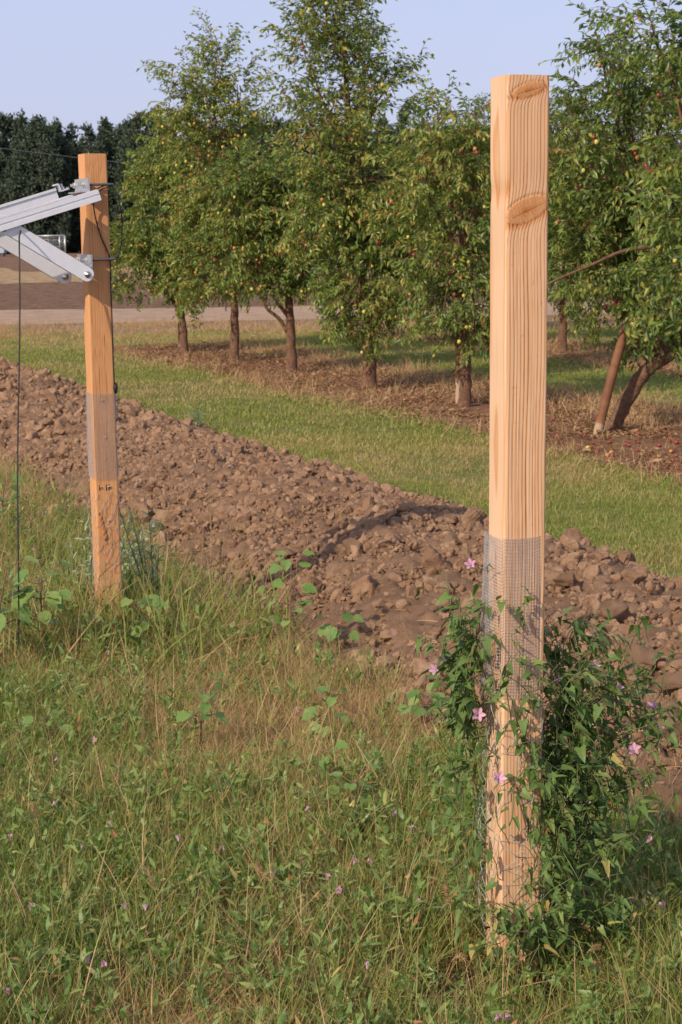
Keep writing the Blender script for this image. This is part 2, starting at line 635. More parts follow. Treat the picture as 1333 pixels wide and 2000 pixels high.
g = Geo()
for (k, s0, s1, tm, r0, r1) in ((1100, 1.5, 13, BIG, .022, .075), (1700, 12, 22, MID, .03, .08), (6500, 1.5, 12, MID, .017, .042), (14000, 1.5, 12, SML, .009, .021),
                                (5000, 10, 20, SML, .016, .036), (16000, 1.5, 8.5, SML, .004, .011), (2500, 9, 15, SML, .008, .018)):
    n_, s_ = clod_pos(k, s0, s1)
    rad = r0 + (r1 - r0) * rng.random(k) ** 2
    z = ridge_h(n_, s_) + rad * rng.uniform(-.4, .42, k)
    P = np.c_[n_[:, None] * NR + s_[:, None] * RR, z]
    for i, T in enumerate(tm):
        q = np.arange(i, k, len(tm))
        g.inst(T, P[q], rand_rot(len(q)), rad[q], rng.uniform(-.3, .3, len(q)))
tag(g.build("loose_clods", MAT['clod'], smooth=False), "crumbled brown clods covering the turned soil ridge", "soil clods", kind='stuff')

# the biggest lumps are things of their own
lumps = [(1200, 1195, .075), (1110, 1135, .07), (1260, 1290, .085), (960, 1160, .06), (300, 1035, .07), (620, 945, .05), (1230, 1120, .055),
         (1310, 1420, .085), (830, 1200, .085), (690, 1065, .055), (760, 1130, .06), (560, 1085, .06), (450, 990, .06), (340, 885, .06),
         (1295, 1560, .07), (1320, 1330, .06), (240, 950, .06), (880, 1060, .06), (930, 1010, .055), (1170, 1260, .055)]
LM = []
for i, T in enumerate(BIG[:5]):
    LM.append(Geo().add(*T).mesh("soil_lump", MAT['clod']))
for i, (x, y, r) in enumerate(lumps):
    q = gp(x, y, .15)
    for _ in range(3):
        n_, s_ = to_ns(q)
        q = gp(x, y, float(ridge_h(np.array([n_]), np.array([s_]))[0]) + r * .3)
    o = bpy.data.objects.new("soil_lump", LM[i % 5])
    COL.objects.link(o)
    o.location = q
    o.scale = (r, r, r * .85)
    o.rotation_euler = tuple(rng.uniform(-.5, .5, 2)) + (rng.uniform(0, 6.28),)
    tag(o, "large rounded lump of dry soil lying on the turned soil ridge", "soil lump", "large soil lumps on the ridge")

# ------------------------------------------------------------------ timber posts
RZ = math.atan2(.371, .929)        # local x across the row, y away along it


def wood_post(name, label, P, height, mat, dx, dz, knots, seed, pith, spacing, group=None, lean=(0, 0), rz=RZ):
    root = thing(name, label, "post", (P[0], P[1], 0), rz, group)
    root.rotation_euler = (lean[0], lean[1], rz)
    a_, cr = .0445, .0055
    per = []
    for k, (sx, sy) in enumerate(((-1, -1), (1, -1), (1, 1), (-1, 1))):      # front, right, back, left
        ax = [(1, 0), (0, 1), (-1, 0), (0, -1)][k]
        st = np.array([sx * a_, sy * a_]) + np.array(ax) * cr
        L = 2 * a_ - 2 * cr
        m_ = int(L / (dx if k in (0, 3) else dx * 2))
        for i in range(m_):
            per.append((*(st + np.array(ax) * L * i / m_), *[(0, -1), (1, 0), (0, 1), (-1, 0)][k], k))
        cx, cy = sx * a_ + ax[0] * (L + cr), sy * a_ + ax[1] * (L + cr)
        nrm0 = np.array([(0, -1), (1, 0), (0, 1), (-1, 0)][k], float)
        nrm1 = np.array([(1, 0), (0, 1), (-1, 0), (0, -1)][k], float)
        c0 = np.array([cx, cy]) - nrm0 * cr
        for th in np.linspace(0, math.pi / 2, 4, endpoint=False):
            nn_ = nrm0 * math.cos(th) + nrm1 * math.sin(th)
            per.append((*(c0 + nn_ * cr), *nn_, k))
    per = np.array(per)
    m_ = len(per)
    zs = np.arange(-.15, height + 1e-6, dz)
    zs[-1] = height
    k_ = len(zs)
    x = np.tile(per[:, 0], k_)
    y = np.tile(per[:, 1], k_)
    nx, ny = np.tile(per[:, 2], k_), np.tile(per[:, 3], k_)
    side = np.tile(per[:, 4], k_)
    z = np.repeat(zs, m_)
    q = np.stack([x, y, z * .35], -1)
    wob = .0048 * vnoise(np.stack([z * .9, z * 0], -1), 1.0, seed, 3) + .0016 * vnoise(np.stack([x * 8, y * 8, z * 2.2], -1), 1.0, seed + 1, 2)
    xe = x.copy()
    dark = np.zeros_like(x)
    kin = np.zeros_like(x)
    rel = np.zeros_like(x)
    front = ny < -.3
    for (kx, kz, ka, kb, tilt) in knots:
        c, s = math.cos(tilt), math.sin(tilt)
        p_, q_ = (x - kx) * c + (z - kz) * s, -(x - kx) * s + (z - kz) * c
        e = np.sqrt((p_ / ka) ** 2 + (q_ / kb) ** 2)
        fall = np.exp(-np.maximum(e - 1, 0) / .55) * front
        xe -= .011 * fall * np.where(q_ < 0, 1, -.6) * np.clip(np.abs(q_) / kb, 0, 1)
        ins = np.clip((1.06 - e) / .12, 0, 1) * front
        lines = .5 + .5 * np.sin(q_ * 1500 + 9 * vnoise(np.stack([p_, q_], -1), 25, seed + 4, 2))
        kv = .40 + .22 * np.exp(-(e / .38) ** 2) + .16 * lines + .45 * np.clip(1 - np.abs(q_ + .002) / .0012, 0, 1) * (np.abs(p_) < ka * .75)
        kin = np.where(ins > 0, ins * kv + (1 - ins) * kin, kin)
        dark = np.maximum(dark, ins)
        ring = np.exp(-((e - 1.10) / .10) ** 2) * front
        rel += .0005 * np.clip(1 - e, 0, 1) ** .5 * front - .0009 * ring
        below = np.exp(-((e - 1.22) / .2) ** 2) * (q_ < 0) * front
        kin = np.where(dark < .5, kin + .34 * below + .22 * ring, kin)
    rad = np.sqrt((xe - pith[0]) ** 2 + (y - pith[1]) ** 2) + wob + .0022 * vnoise(np.stack([xe, y], -1), 22, seed + 15, 2)
    f = (rad / spacing) % 1.0
    amp_ = .85 + .3 * vnoise(np.stack([np.floor(rad / spacing) * 1.7, 0 * rad], -1), .8, seed + 16, 2)
    t = .04 + .74 * amp_ * np.clip((f - .45) / .42, 0, 1) ** 1.4 * np.clip((1 - f) / .09, 0, 1)
    t += .05 * vnoise(np.stack([x * 30, y * 30, z], -1), 1.2, seed + 7, 3)
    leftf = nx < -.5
    # fine drying checks running with the grain
    ck = np.zeros_like(x)
    for _ in range(9):
        cx_, cz_, cl_ = rng.uniform(-.038, .038), rng.uniform(.5, height - .35), rng.uniform(.05, .22)
        ck = np.maximum(ck, np.clip(1 - np.abs(x - cx_ - .002 * np.sin(z * 9)) / .0011, 0, 1) * np.clip((cl_ - np.abs(z - cz_)) / .03, 0, 1) * front)
    t = t + .38 * ck
    rel = rel - .0008 * ck
    t = t + .30 * np.clip(hnoise(np.stack([x, y, z], -1), 130, seed + 18) - .86, 0, 1) / .14
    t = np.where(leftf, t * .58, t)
    t2 = np.where(dark > .5, kin, t + kin)
    # stains, pin knots and splits low on the post
    stain = np.clip(hnoise(np.stack([x * 2, y * 2, z * .5], -1), 22, seed + 2) - .72, 0, 1) * np.clip((.75 - z) / .7, 0, 1)
    t2 = t2 + .8 * stain
    rel = rel - .00055 * np.clip(t, 0, 1) + .0003 * vnoise(np.stack([x * 40, y * 40, z * 4], -1), 1.0, seed + 9, 2)
    chip = np.exp(-(((x + .040) / .006) ** 2 + ((z - (height - .22)) / .02) ** 2)) * (knots != [])
    rel -= .003 * chip * (front | leftf)
    t2 += .3 * chip
    V = np.stack([x + nx * rel, y + ny * rel, z], -1)
    V[:, 0] += .0012 * np.sin(z * 3 + seed)
    top = z > height - 1e-6
    V[top, 2] += .002 * (hnoise(V[top, :2], 300, seed) - .5) - .0015
    i = np.arange(k_ - 1)[:, None] * m_
    j = np.arange(m_)[None]
    jn = (j + 1) % m_
    Qf = np.stack([i + j, i + jn, i + m_ + jn, i + m_ + j], -1).reshape(-1, 4)
    g = Geo().add(V, Qf, np.clip(t2, 0, 1))
    tv = np.vstack([V[-m_:], [[0, 0, height + .001]]])
    g.add(tv, np.stack([np.arange(m_), (np.arange(m_) + 1) % m_, np.full(m_, m_)], -1), .18 + .3 * rng.random(m_ + 1))
    g.build("timber", mat, root)
    sp = Geo()
    for _ in range(1):
        c = np.array([rng.uniform(-.03, .03), rng.uniform(-.04, .0), height])
        sp.box(c, (rng.uniform(.004, .014), .004, .006), .1, rotz(np.array(rng.uniform(0, 3))) @ roty(np.array(rng.uniform(-.4, .4))))
    sp.build("splinter", mat, root)
    return root


P1 = np.array([.345, 3.46])
P2 = np.array([-.905, 6.60])
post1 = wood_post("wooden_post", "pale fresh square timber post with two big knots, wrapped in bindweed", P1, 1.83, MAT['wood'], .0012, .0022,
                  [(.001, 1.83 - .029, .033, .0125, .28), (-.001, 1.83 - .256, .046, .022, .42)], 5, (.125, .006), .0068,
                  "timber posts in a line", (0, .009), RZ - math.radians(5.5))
post2 = wood_post("wooden_post", "orange brown square timber post carrying the metal panel mount", P2, 1.835, MAT['wood2'], .003, .006,
                  [], 9, (.10, .02), .0066, "timber posts in a line")


# ------------------------------------------------------------------ wire wraps
def wrap_path(m_, off, flare, rad=.016):
    """rounded square ring around a post: points (m,2) and outward normals"""
    a_ = .0445 + off
    a = np.linspace(0, 2 * math.pi, m_, endpoint=False)
    c, s = np.cos(a), np.sin(a)
    k = 7.0
    r = a_ / (np.abs(c) ** k + np.abs(s) ** k) ** (1 / k)
    x, y = r * c, r * s
    x = x - flare * np.clip(-c, 0, 1) ** 1.5
    return np.stack([x, y], -1)


def hardware_cloth(root, z0, z1, pitch, r, off, flare0, flare1, seed, skew=0.0):
    g = Geo()
    nv = int(.42 / pitch)
    nh = int((z1 - z0) / pitch)
    zr = np.linspace(z0, z1, nh + 1)
    rings = []
    for z in zr:
        u = (z - z0) / (z1 - z0)
        q = wrap_path(nv, off, flare0 + (flare1 - flare0) * u)
        q[:, 0] += .0012 * np.sin(u * 7 + seed) + skew * (1 - u)
        q[:, 1] += .001 * np.sin(u * 5 + seed * 2)
        zz = z + .0015 * np.sin(np.arange(nv) * 2 * math.pi / nv * 2 + seed) + .0012 * vnoise(np.c_[np.arange(nv) / nv, np.full(nv, u * .3)], 2, seed, 2)
        rings.append(np.c_[q, zz])
    A = np.array(rings)
    for j in range(nv):
        g.tube(A[::3, j] if (len(A) - 1) % 3 == 0 else np.vstack([A[::3, j], A[-1:, j]]), r, 4, cap=False)
    for i in range(nh + 1):
        ring = np.vstack([A[i], A[i, :2]])
        ring = ring + (ring - np.array([0, 0, 0])) * np.array([1, 1, 0]) * (r * 1.2 / .05)
        g.tube(ring, r, 4, cap=False)
    return g.build("hardware_cloth", MAT['wire'], root)


def chicken_wire(root, z0, z1, r, seed, off=.006, slack=.012):
    g = Geo()
    cell = .032
    rows = int((z1 - z0) / (cell * .8))
    per_n = 13
    Vp = {}

    def pt(u, v):
        z = z0 + v * cell * .8
        ang = (u + .35 * vnoise(np.array([[u * .9, v * .7]]), .7, seed + 8, 2)[0]) / per_n * 2 * math.pi
        a_ = .0445 + off
        c, s = math.cos(ang), math.sin(ang)
        rr = a_ / (abs(c) ** 6 + abs(s) ** 6) ** (1 / 6)
        w_ = vnoise(np.array([[math.cos(ang), math.sin(ang), z * 6]]), .5, seed, 2)[0]
        rr += slack * max(0, w_ + .25)
        return np.array([rr * c, rr * s, z + .022 * vnoise(np.array([[c, s, z * 8]]), .6, seed + 3, 3)[0]])
    for v in range(rows):
        for u in range(per_n):
            o = .5 * (v % 2)
            if rng.random() < .12:
                continue
            # twisted upright of the hexagon, then its two slanted arms
            base = pt(u + o, v - .22)
            topp = pt(u + o, v + .22)
            g.tube([base, topp], r * 1.5, 4, cap=False)
            if v < rows - 1:
                for d in (-.5, .5):
                    e = pt(u + o + d, v + 1 - .22)
                    g.tube([topp, (topp + e) / 2 + rng.normal(0, .0012, 3), e], r, 4, cap=False)
    return g.build("chicken_wire", MAT['wire'], root)


cl1 = thing("mesh_guard", "fine square wire mesh sleeve around the pale vine covered post", "wire mesh", (P1[0], P1[1], 0), RZ - math.radians(5.5), "wire mesh sleeves")
hardware_cloth(cl1, .603, .930, .0066, .00047, .0032, .011, .0, 1, -.002)
chicken_wire(cl1, .06, .61, .0006, 4, .005, .010)
cl2 = thing("mesh_guard", "fine square wire mesh sleeve stapled around the orange brown post", "wire mesh", (P2[0], P2[1], 0), RZ, "wire mesh sleeves")
hardware_cloth(cl2, .625, .948, .0066, .00042, .0040, .004, .002, 2)
chicken_wire(cl2, .08, .60, .00055, 6, .005, .008)
# staples and old nails on the far post
for (x, z) in ((-.006, .92), (.0, .78), (-.002, .70), (.004, .59), (-.025, .59), (.01, .59), (.0, .46)):
    Geo().box((x, -.0478, z), (.0016, .003, .010), .5).build("staple", MAT['bolt'], post2)
for (x, z, l_) in ((-.030, .588, .02), (-.004, .588, .024), (.006, .588, .022), (-.034, .48, .03)):
    Geo().box((x, -.0449, z), (.003, .0016, l_), .9).build("split", MAT['rubber'], post2)
g = Geo()
for k in range(5):
    V, Fc = ico(1)
    g.add(V * np.array([.010, .004, .02]) * rng.uniform(.6, 1.2) + np.array([-.030 + .004 * k, -.046, .47 - .018 * k]), Fc, .7)
g.build("torn_fibre", MAT['wood2'], post2)

# ------------------------------------------------------------------ panel mount on the far post (local frame of the post)
Cc, Ss = math.cos(RZ), math.sin(RZ)
EX, EY = np.array([Cc, Ss, 0]), np.array([-Ss, Cc, 0])
PO = np.array([P2[0], P2[1], 0])


def loc(px, py, yl):
    """point of the post's local plane y = yl seen at that pixel, in local coordinates"""
    d = ray(px, py)
    k = ((PO - EYE) @ EY + yl) / (d @ EY)
    q = EYE + d * k - PO
    return np.array([q @ EX, yl, q[2]])


mount = thing("panel_mount", "aluminium rail and slanted brace bracketed to the orange brown post", "panel mount", (P2[0], P2[1], 0), RZ)


def along(A, B):
    """matrix whose x axis runs from A to B in the local xz plane"""
    d = (B - A) / np.linalg.norm(B - A)
    yv = np.array([0, 1.0, 0])
    zv = np.cross(d, yv)
    return np.stack([d, yv, zv], 1), np.linalg.norm(B - A)


def extrude(g, prof, A, B, M, t=.5):
    k = len(prof)
    pr = np.array([[0, p[0], p[1]] for p in prof])
    V = np.vstack([pr @ M.T + A, pr @ M.T + B])
    i = np.arange(k)
    Qf = np.stack([i, (i + 1) % k, (i + 1) % k + k, i + k], -1)
    g.add(V, [Qf, i[::-1][None], (i + k)[None]], t)


YF = -.150
RA, RB = loc(193, 380, YF), loc(-110, 474, YF)
Mr, Lr = along(RB, RA)
up_r = Mr[:, 2] if Mr[2, 2] > 0 else -Mr[:, 2]
prof = [(-.018, -.021), (.018, -.021), (.018, .019), (.010, .019), (.010, .012), (-.010, .012), (-.010, .019), (-.018, .019),
        (-.018, .004), (-.0145, .003), (-.0145, -.002), (-.018, -.003)]
if Mr[2, 2] < 0:
    prof = [(a, -b) for a, b in prof][::-1]
for yo in (0, .20):
    g = Geo()
    sh = np.array([0, yo, 0])
    extrude(g, prof, RB + sh, RA + sh, Mr)
    o = g.build("rail", MAT['alu'], mount, smooth=False)
    o.data.flip_normals() if False else None
# brackets on the left face
for i, (pz, hh) in enumerate((((loc(160, 362, -.1)[2]), .052), ((loc(160, 510, -.1)[2]), .046))):
    g = Geo()
    g.box((-.0485, -.03, pz), (.006, .21, hh))
    g.box((-.062, -.03, pz - hh / 2 + .002), (.032, .21, .004))
    br_ = g.build("bracket", MAT['galv'], mount, smooth=False)
    for yy in (-.067, .067):
        g = Geo()
        g.tube([(-.070, yy, pz + .004), (-.042, yy, pz + .004)], .0055, 8)
        g.tube([(-.060, yy, pz + .004), (-.053, yy, pz + .004)], .011, 6)
        g.build("nut", MAT['bolt'], br_, smooth=False)
    g = Geo()
    xr = .0445 + .014
    yy = .0445 + .018
    loop = [(-.06, -yy, pz + .004), (0, -yy, pz + .004)]
    for th in np.linspace(-math.pi / 2, math.pi / 2, 9):
        loop.append((xr - .012 + .016 * math.cos(th), (yy - .016) * (1 if th > 0 else -1) * (abs(math.sin(th)) > .01) + .016 * math.sin(th), pz + .004))
    loop += [(0, yy, pz + .004), (-.06, yy, pz + .004)]
    g.tube(loop, .0048, 8)
    g.build("u_bolt", MAT['steel'], mount)
# braces
BA, BB = loc(171, 536, YF), loc(26, 449, YF)
for k, yo in enumerate((0, .20)):
    sh = np.array([-.036 * k, yo, -.012 * k])
    A_, B_ = BA + sh, BB + sh
    Mb, Lb = along(A_, B_)
    g = Geo()
    wd = .026
    # flat web with rounded lower end
    arc = [(-wd * math.sin(th) * -1 if False else -wd * .9 * math.cos(th), wd * math.sin(th)) for th in np.linspace(-math.pi / 2, math.pi / 2, 9)]
    prf = [(a, b) for a, b in arc] + [(Lb + .02, wd), (Lb + .02, -wd)]
    for dy in (-.002, .002):
        pass
    k_ = len(prf)
    front = np.array([[a, -.002, b] for a, b in prf]) @ Mb.T + A_
    back = np.array([[a, .002, b] for a, b in prf]) @ Mb.T + A_
    i = np.arange(k_)
    g.add(np.vstack([front, back]), [i[None], (i + k_)[::-1][None], np.stack([i, i + k_, (i + 1) % k_ + k_, (i + 1) % k_], -1)])
    zs_ = 1 if Mb[2, 2] > 0 else -1
    for e in (-1, 1):           # folded lips
        c = A_ + Mb @ np.array([Lb / 2 + .02, .014, e * (wd - .0015)])
        g.box(c, (Lb - .02, .024, .003), .5, Mb)
    bo = g.build("brace", MAT['alu'], mount, smooth=False)
    g = Geo()
    c = A_
    g.tube([c + (0, -.012, 0), c + (0, .03, 0)], .007, 10)
    g.tube([c + (0, -.005, 0), c + (0, -.0022, 0)], .012, 14)
    g.build("bolt", MAT['bolt'], bo)
    g = Geo()
    g.box(A_ + np.array([.0, .022, .012]), (.05, .006, .06))
    g.build("tab", MAT['galv'], mount, smooth=False)
# end clamp of the panel
CL = loc(121, 384, YF)
g = Geo()
cz = CL + up_r * .016
g.box(cz + Mr[:, 0] * .012 + up_r * .004, (.028, .03, .004), .5, Mr)
g.box(cz + up_r * .016, (.004, .03, .028), .5, Mr)
g.box(cz - Mr[:, 0] * .008 + up_r * .030, (.018, .03, .004), .5, Mr)
cp = g.build("clamp", MAT['alu'], mount, smooth=False)
g = Geo()
g.tube([cz + Mr[:, 0] * .012, cz + Mr[:, 0] * .012 + up_r * .028], .004, 8)
g.tube([cz + Mr[:, 0] * .012 + up_r * .008, cz + Mr[:, 0] * .012 + up_r * .016], .0075, 6)
g.tube([cz + Mr[:, 0] * .03, cz + Mr[:, 0] * .03 + up_r * .010], .006, 6)
g.build("nut", MAT['bolt'], cp, smooth=False)

PTOP = loc(116, 394, YF) + up_r * .012
dn = -Mr[:, 0]
g = Geo()
c = PTOP + dn * .25 + np.array([0, .012, 0]) + up_r * .0185
g.box(c, (.5, .05, .036), .5, np.stack([dn, [0, 1, 0], up_r], 1))
c = PTOP + dn * .25 + np.array([0, -.0145, 0]) + up_r * .034
g.box(c, (.5, .006, .009), .5, np.stack([dn, [0, 1, 0], up_r], 1))
g.build("bar", MAT['alu'], mount, smooth=False)

# cables on the far post
L2W = lambda q: PO + EX * q[0] + EY * q[1] + np.array([0, 0, q[2]])
W = lambda px, py, yl: L2W(loc(px, py, yl))
g = Geo()
g.tube(bez(W(186, 372, -.12), W(200, 364, -.07), W(213, 362, -.055), W(226, 372, -.06), W(236, 405, -.06), W(239, 450, -.06), W(236, 485, -.06), W(228, 502, -.06), W(217, 509, -.06)), .0026, 6)
tag(g.build("loop_cable", MAT['rubber']), "black cable arching in a loose loop off the side of the orange post", "cable")
g = Geo()
g.tube(bez(W(210, 366, -.056), W(196, 372, -.07), W(184, 392, -.07), W(186, 420, -.055), W(197, 460, -.05), W(210, 490, -.05), W(215.5, 510, -.05), W(217, 560, -.049), W(219, 620, -.049), W(221.5, 700, -.049), W(224, 752, -.049)), .0026, 6)
pc = tag(g.build("post_cable", MAT['rubber']), "black cable curving across and then running down the edge of the orange post", "cable")
g = Geo()
q = W(226, 758, -.045)
V, Fc = ico(2)
g.add(V * np.array([.009, .009, .022]) + q, Fc)
g.build("connector", MAT['rubber'], pc)
g = Geo()
q0, q1 = W(38, 462, YF - .075), gp(35, 1322)
u = np.linspace(0, 1, 14)[:, None]
g.tube([W(41, 450, YF + .004), W(40, 455, YF - .04), q0], .0030, 6)
g.tube(q0 + (q1 - q0) * u + np.c_[.003 * np.sin(u * 9), 0 * u, 0 * u], .0030, 6)
tag(g.build("hanging_cable", MAT['rubber']), "thin black cable hanging straight from the metal mount down into the weeds", "cable")


# ------------------------------------------------------------------ leaves and sprays
def leaf(L, wd, fold=.25, curl=.15, t=0.5):
    """five point leaf along +x, folded on the midrib"""
    V = np.array([[0, 0, 0], [.42 * L, wd / 2, fold * wd], [.45 * L, 0, -.02 * L], [.42 * L, -wd / 2, fold * wd], [L, 0, -curl * L]])
    return V, np.array([[0, 2, 1], [0, 3, 2], [1, 2, 4], [2, 3, 4]])


def spray(seed, L=.34, nleaf=34, droop=1.0, ll=.064, lw=.0245):
    r = np.random.default_rng(seed)
    g, tw = Geo(), Geo()

    def run(p0, d0, length, n, dr):
        pts, p, d = [np.array(p0)], np.array(p0, float), np.array(d0, float)
        st = 7
        for i in range(st):
            d = d + np.array([0, 0, -dr * .16]) + r.normal(0, .09, 3)
            d /= np.linalg.norm(d)
            p = p + d * length / st
            pts.append(p.copy())
        pts = np.array(pts)
        u = np.linspace(.12, 1, n)
        for k, x in enumerate(u):
            i = min(int(x * st), st - 1)
            q = pts[i] + (pts[i + 1] - pts[i]) * (x * st - i)
            dd = pts[i + 1] - pts[i]
            dd /= np.linalg.norm(dd)
            az = math.atan2(dd[1], dd[0]) + (1 if k % 2 else -1) * r.uniform(.5, 1.25)
            pitch = r.normal(.4 + .35 * dr, .4)
            V, Fc = leaf(ll * r.uniform(.65, 1.2), lw * r.uniform(.8, 1.2), r.uniform(.1, .4), r.uniform(0, .3))
            M = rotz(np.array(az)) @ roty(np.array(pitch)) @ rotx(np.array(r.normal(0, .5)))
            g.add(V @ M.T + q, Fc, float(np.clip(r.normal(.42, .2), 0, .97 if r.random() < .02 else .86)))
        tw.tube(pts, np.linspace(.0028, .001, len(pts)), 3, .5, cap=False)
        return pts
    main = run((0, 0, 0), (1, 0, .35), L, int(nleaf * .5), droop)
    for k in range(3):
        i = 1 + 2 * k
        a = r.uniform(.4, 1.0) * (1 if k % 2 else -1)
        run(main[i], (math.cos(a), math.sin(a), .1), L * r.uniform(.35, .6), int(nleaf * .17), droop * 1.2)
    return g.tmpl(), tw.tmpl()


SPR = [spray(100 + i, droop=[.9, 1.3, 1.7, .6][i % 4]) for i in range(10)]
UPR = [spray(200 + i, L=.36, nleaf=26, droop=.55) for i in range(5)]
FRM = []
for nm in ("fruit_yellow", "fruit_orange", "fruit_red"):
    V, Fc = ico(2)
    FRM.append(Geo().add(V * np.array([.0125, .0125, .0155]) * (1 + .03 * vnoise(V, .6, 3, 2))[:, None], Fc).mesh("jujube", MAT[nm]))


def fruit_tree(name, label, base, trunk, blobs, dens, nfruit, fmix, tb=0.0, Y=None, group=None, limbs=(), seed=0, upper=None, leafscale=1.0, thin=1.0):
    """trunk: [(px,py,radius,dy)]; blobs: [(px,py,rx,ry,dy,weight,upright)] seen from the camera, turned into real places"""
    base = np.asarray(base, float)
    Y = base[1] if Y is None else Y
    root = thing(name, label, "fruit tree", tuple(base), 0, group)
    r = np.random.default_rng(500 + seed)
    tk = Geo()
    tp = np.array([at(px, py, Y + dy) - base for px, py, _, dy in trunk])
    tp[0] = [0, 0, -.03]
    tr = np.array([q[2] for q in trunk])
    cv = bez(*tp, n=6)
    rr = np.interp(np.linspace(0, 1, len(cv)), np.linspace(0, 1, len(tr)), tr)
    rr[:3] *= np.array([1.35, 1.15, 1.05])
    cv2 = cv + r.normal(0, .004, cv.shape)
    tk.tube(cv2, rr, 9)
    head = cv[-1]
    cr, tw = Geo(), Geo()
    fpos = []
    for (px, py, rx, ry, dy, wt, upr) in blobs:
        c = at(px, py, Y + dy) - base
        m = Y / F
        ax = np.array([rx * m, min(max(rx * m, .45), .85), ry * m])
        # limb from the trunk into this mass
        j = min(int(len(cv) * r.uniform(.55, 1)), len(cv) - 1)
        st = cv[j]
        mid = (st + c) / 2 + np.array([r.normal(0, .06), r.normal(0, .06), .10])
        lim = bez(st, mid, c + np.array([0, 0, .3 * ax[2]]), n=5)
        tk.tube(lim + r.normal(0, .008, lim.shape), np.linspace(max(.016, rr[j] * .55), .006, len(lim)), 6, cap=False)
        area = ax[0] * ax[2] * math.pi
        k = int(area * dens * .88 * (wt if not upr else min(1.3, wt * 1.6)))
        d = r.normal(size=(k, 3))
        d /= np.linalg.norm(d, axis=1)[:, None]
        rad = r.random(k) ** .45
        # uneven outline: clumps and gaps
        bump_ = 1 + .28 * vnoise(d * 1.0, .42, seed * 7 + int(px), 3)
        p = c + d * ax * (rad * bump_)[:, None]
        keep = hnoise(p + base, 3.2, seed + 1) * .7 + hnoise(p + base, 6.5, seed + 2) * .3 > .30 * thin
        p, d = p[keep], d[keep]
        k = len(p)
        az = np.arctan2(d[:, 1], d[:, 0]) + r.normal(0, .7, k)
        pit = -(.15 + .5 * d[:, 2]) if not upr else -(upr + r.normal(0, .2, k))
        pit = pit + r.normal(0, .35, k)
        M = rotz(az) @ roty(pit) @ rotx(r.normal(0, .5, k))
        sca = r.uniform(.75, 1.2, k) * leafscale
        tbi = tb + r.normal(0, .09, k) + .12 * vnoise(p + base, .9, seed + 3, 2)
        lib = UPR if upr else SPR
        pick = r.integers(0, len(lib), k)
        for i, (T, S) in enumerate(lib):
            q = pick == i
            cr.inst(T, p[q], M[q], sca[q], tbi[q])
            tw.inst(S, p[q], M[q], sca[q])
        nb = min(14, k // 10)
        for q in p[r.choice(k, nb, replace=False)] if k > 12 else []:
            s0 = lim[r.integers(len(lim) // 2, len(lim))]
            md = (s0 + q) / 2 + np.array([0, 0, .05])
            tw.tube(bez(s0, md, q, n=3), np.linspace(.0075, .003, 7), 4, cap=False)
        fr = p[(d[:, 1] < .1) & (np.linalg.norm((p - c) / ax, axis=1) > .72)]
        if len(fr):
            fpos.append((fr, wt * area))
    tk.build("trunk", MAT['bark'], root)
    tw.build("branches", MAT['bark'], root)
    cr.build("crown", MAT['jleaf'], root, smooth=False)
    allp = np.concatenate([f[0] for f in fpos])
    for q in allp[r.choice(len(allp), min(int(nfruit * 1.25), len(allp)), replace=False)]:
        # a cluster of one to three
        for _ in range(r.choice([1, 1, 2])):
            o = bpy.data.objects.new("jujube", FRM[r.choice(3, p=fmix)])
            COL.objects.link(o)
            o.parent = root
            o.location = q + np.array([r.normal(-.04, .04), -.17 + r.normal(0, .04), -.09 + r.normal(0, .03)])
            s_ = r.uniform(.85, 1.35)
            o.scale = (s_, s_, s_)
    return root


B = lambda x, y: gp(x, y)
GT = "jujube trees in the front row"
fruit_tree("jujube_tree", "fruit tree farthest along the front row, beside the timber stake near the dirt road", B(360, 690),
           [(360, 690, .055, 0), (359, 650, .05, 0), (352, 590, .045, .05), (345, 480, .03, .1)],
           [(340, 450, 76, 105, 0, 1, 0), (316, 355, 44, 68, .1, .9, 0), (285, 505, 70, 62, -.1, 1, 0), (400, 530, 60, 55, .2, .9, 0), (355, 300, 70, 60, .1, .8, 0)],
           320, 50, (.55, .3, .15), .08, group=GT, seed=1)
fruit_tree("jujube_tree", "fruit tree with a thin yellowish spire, second along the front row from the far end", B(458, 710),
           [(460, 710, .058, 0), (459, 640, .05, 0), (457, 580, .045, 0), (450, 400, .03, 0), (440, 250, .02, 0)],
           [(430, 420, 82, 105, 0, .9, 0), (405, 300, 66, 62, 0, .85, 0), (426, 110, 18, 42, 0, 1.1, .9), (358, 165, 26, 42, 0, .6, .3), (395, 195, 34, 45, 0, .55, .5), (466, 175, 26, 32, 0, .55, .5),
            (438, 240, 54, 45, 0, .65, .3), (420, 545, 60, 45, 0, .9, 0), (335, 230, 22, 40, 0, .4, .1)],
           310, 58, (.68, .24, .08), .17, group=GT, seed=2, thin=1.1)
fruit_tree("jujube_tree", "fruit tree with one low branch angling to the left of its straight trunk", B(570, 730),
           [(571, 730, .06, 0), (569, 660, .052, 0), (566, 600, .045, 0), (560, 450, .03, 0)],
           [(560, 460, 82, 95, 0, 1, 0), (485, 400, 66, 85, 0, .95, 0), (520, 345, 58, 52, 0, .85, 0), (475, 510, 58, 50, -.1, .9, 0), (612, 515, 44, 55, 0, .9, 0), (588, 385, 50, 55, 0, .9, 0), (555, 550, 40, 32, 0, .8, 0)],
           320, 58, (.42, .35, .23), .06, group=GT, seed=3)
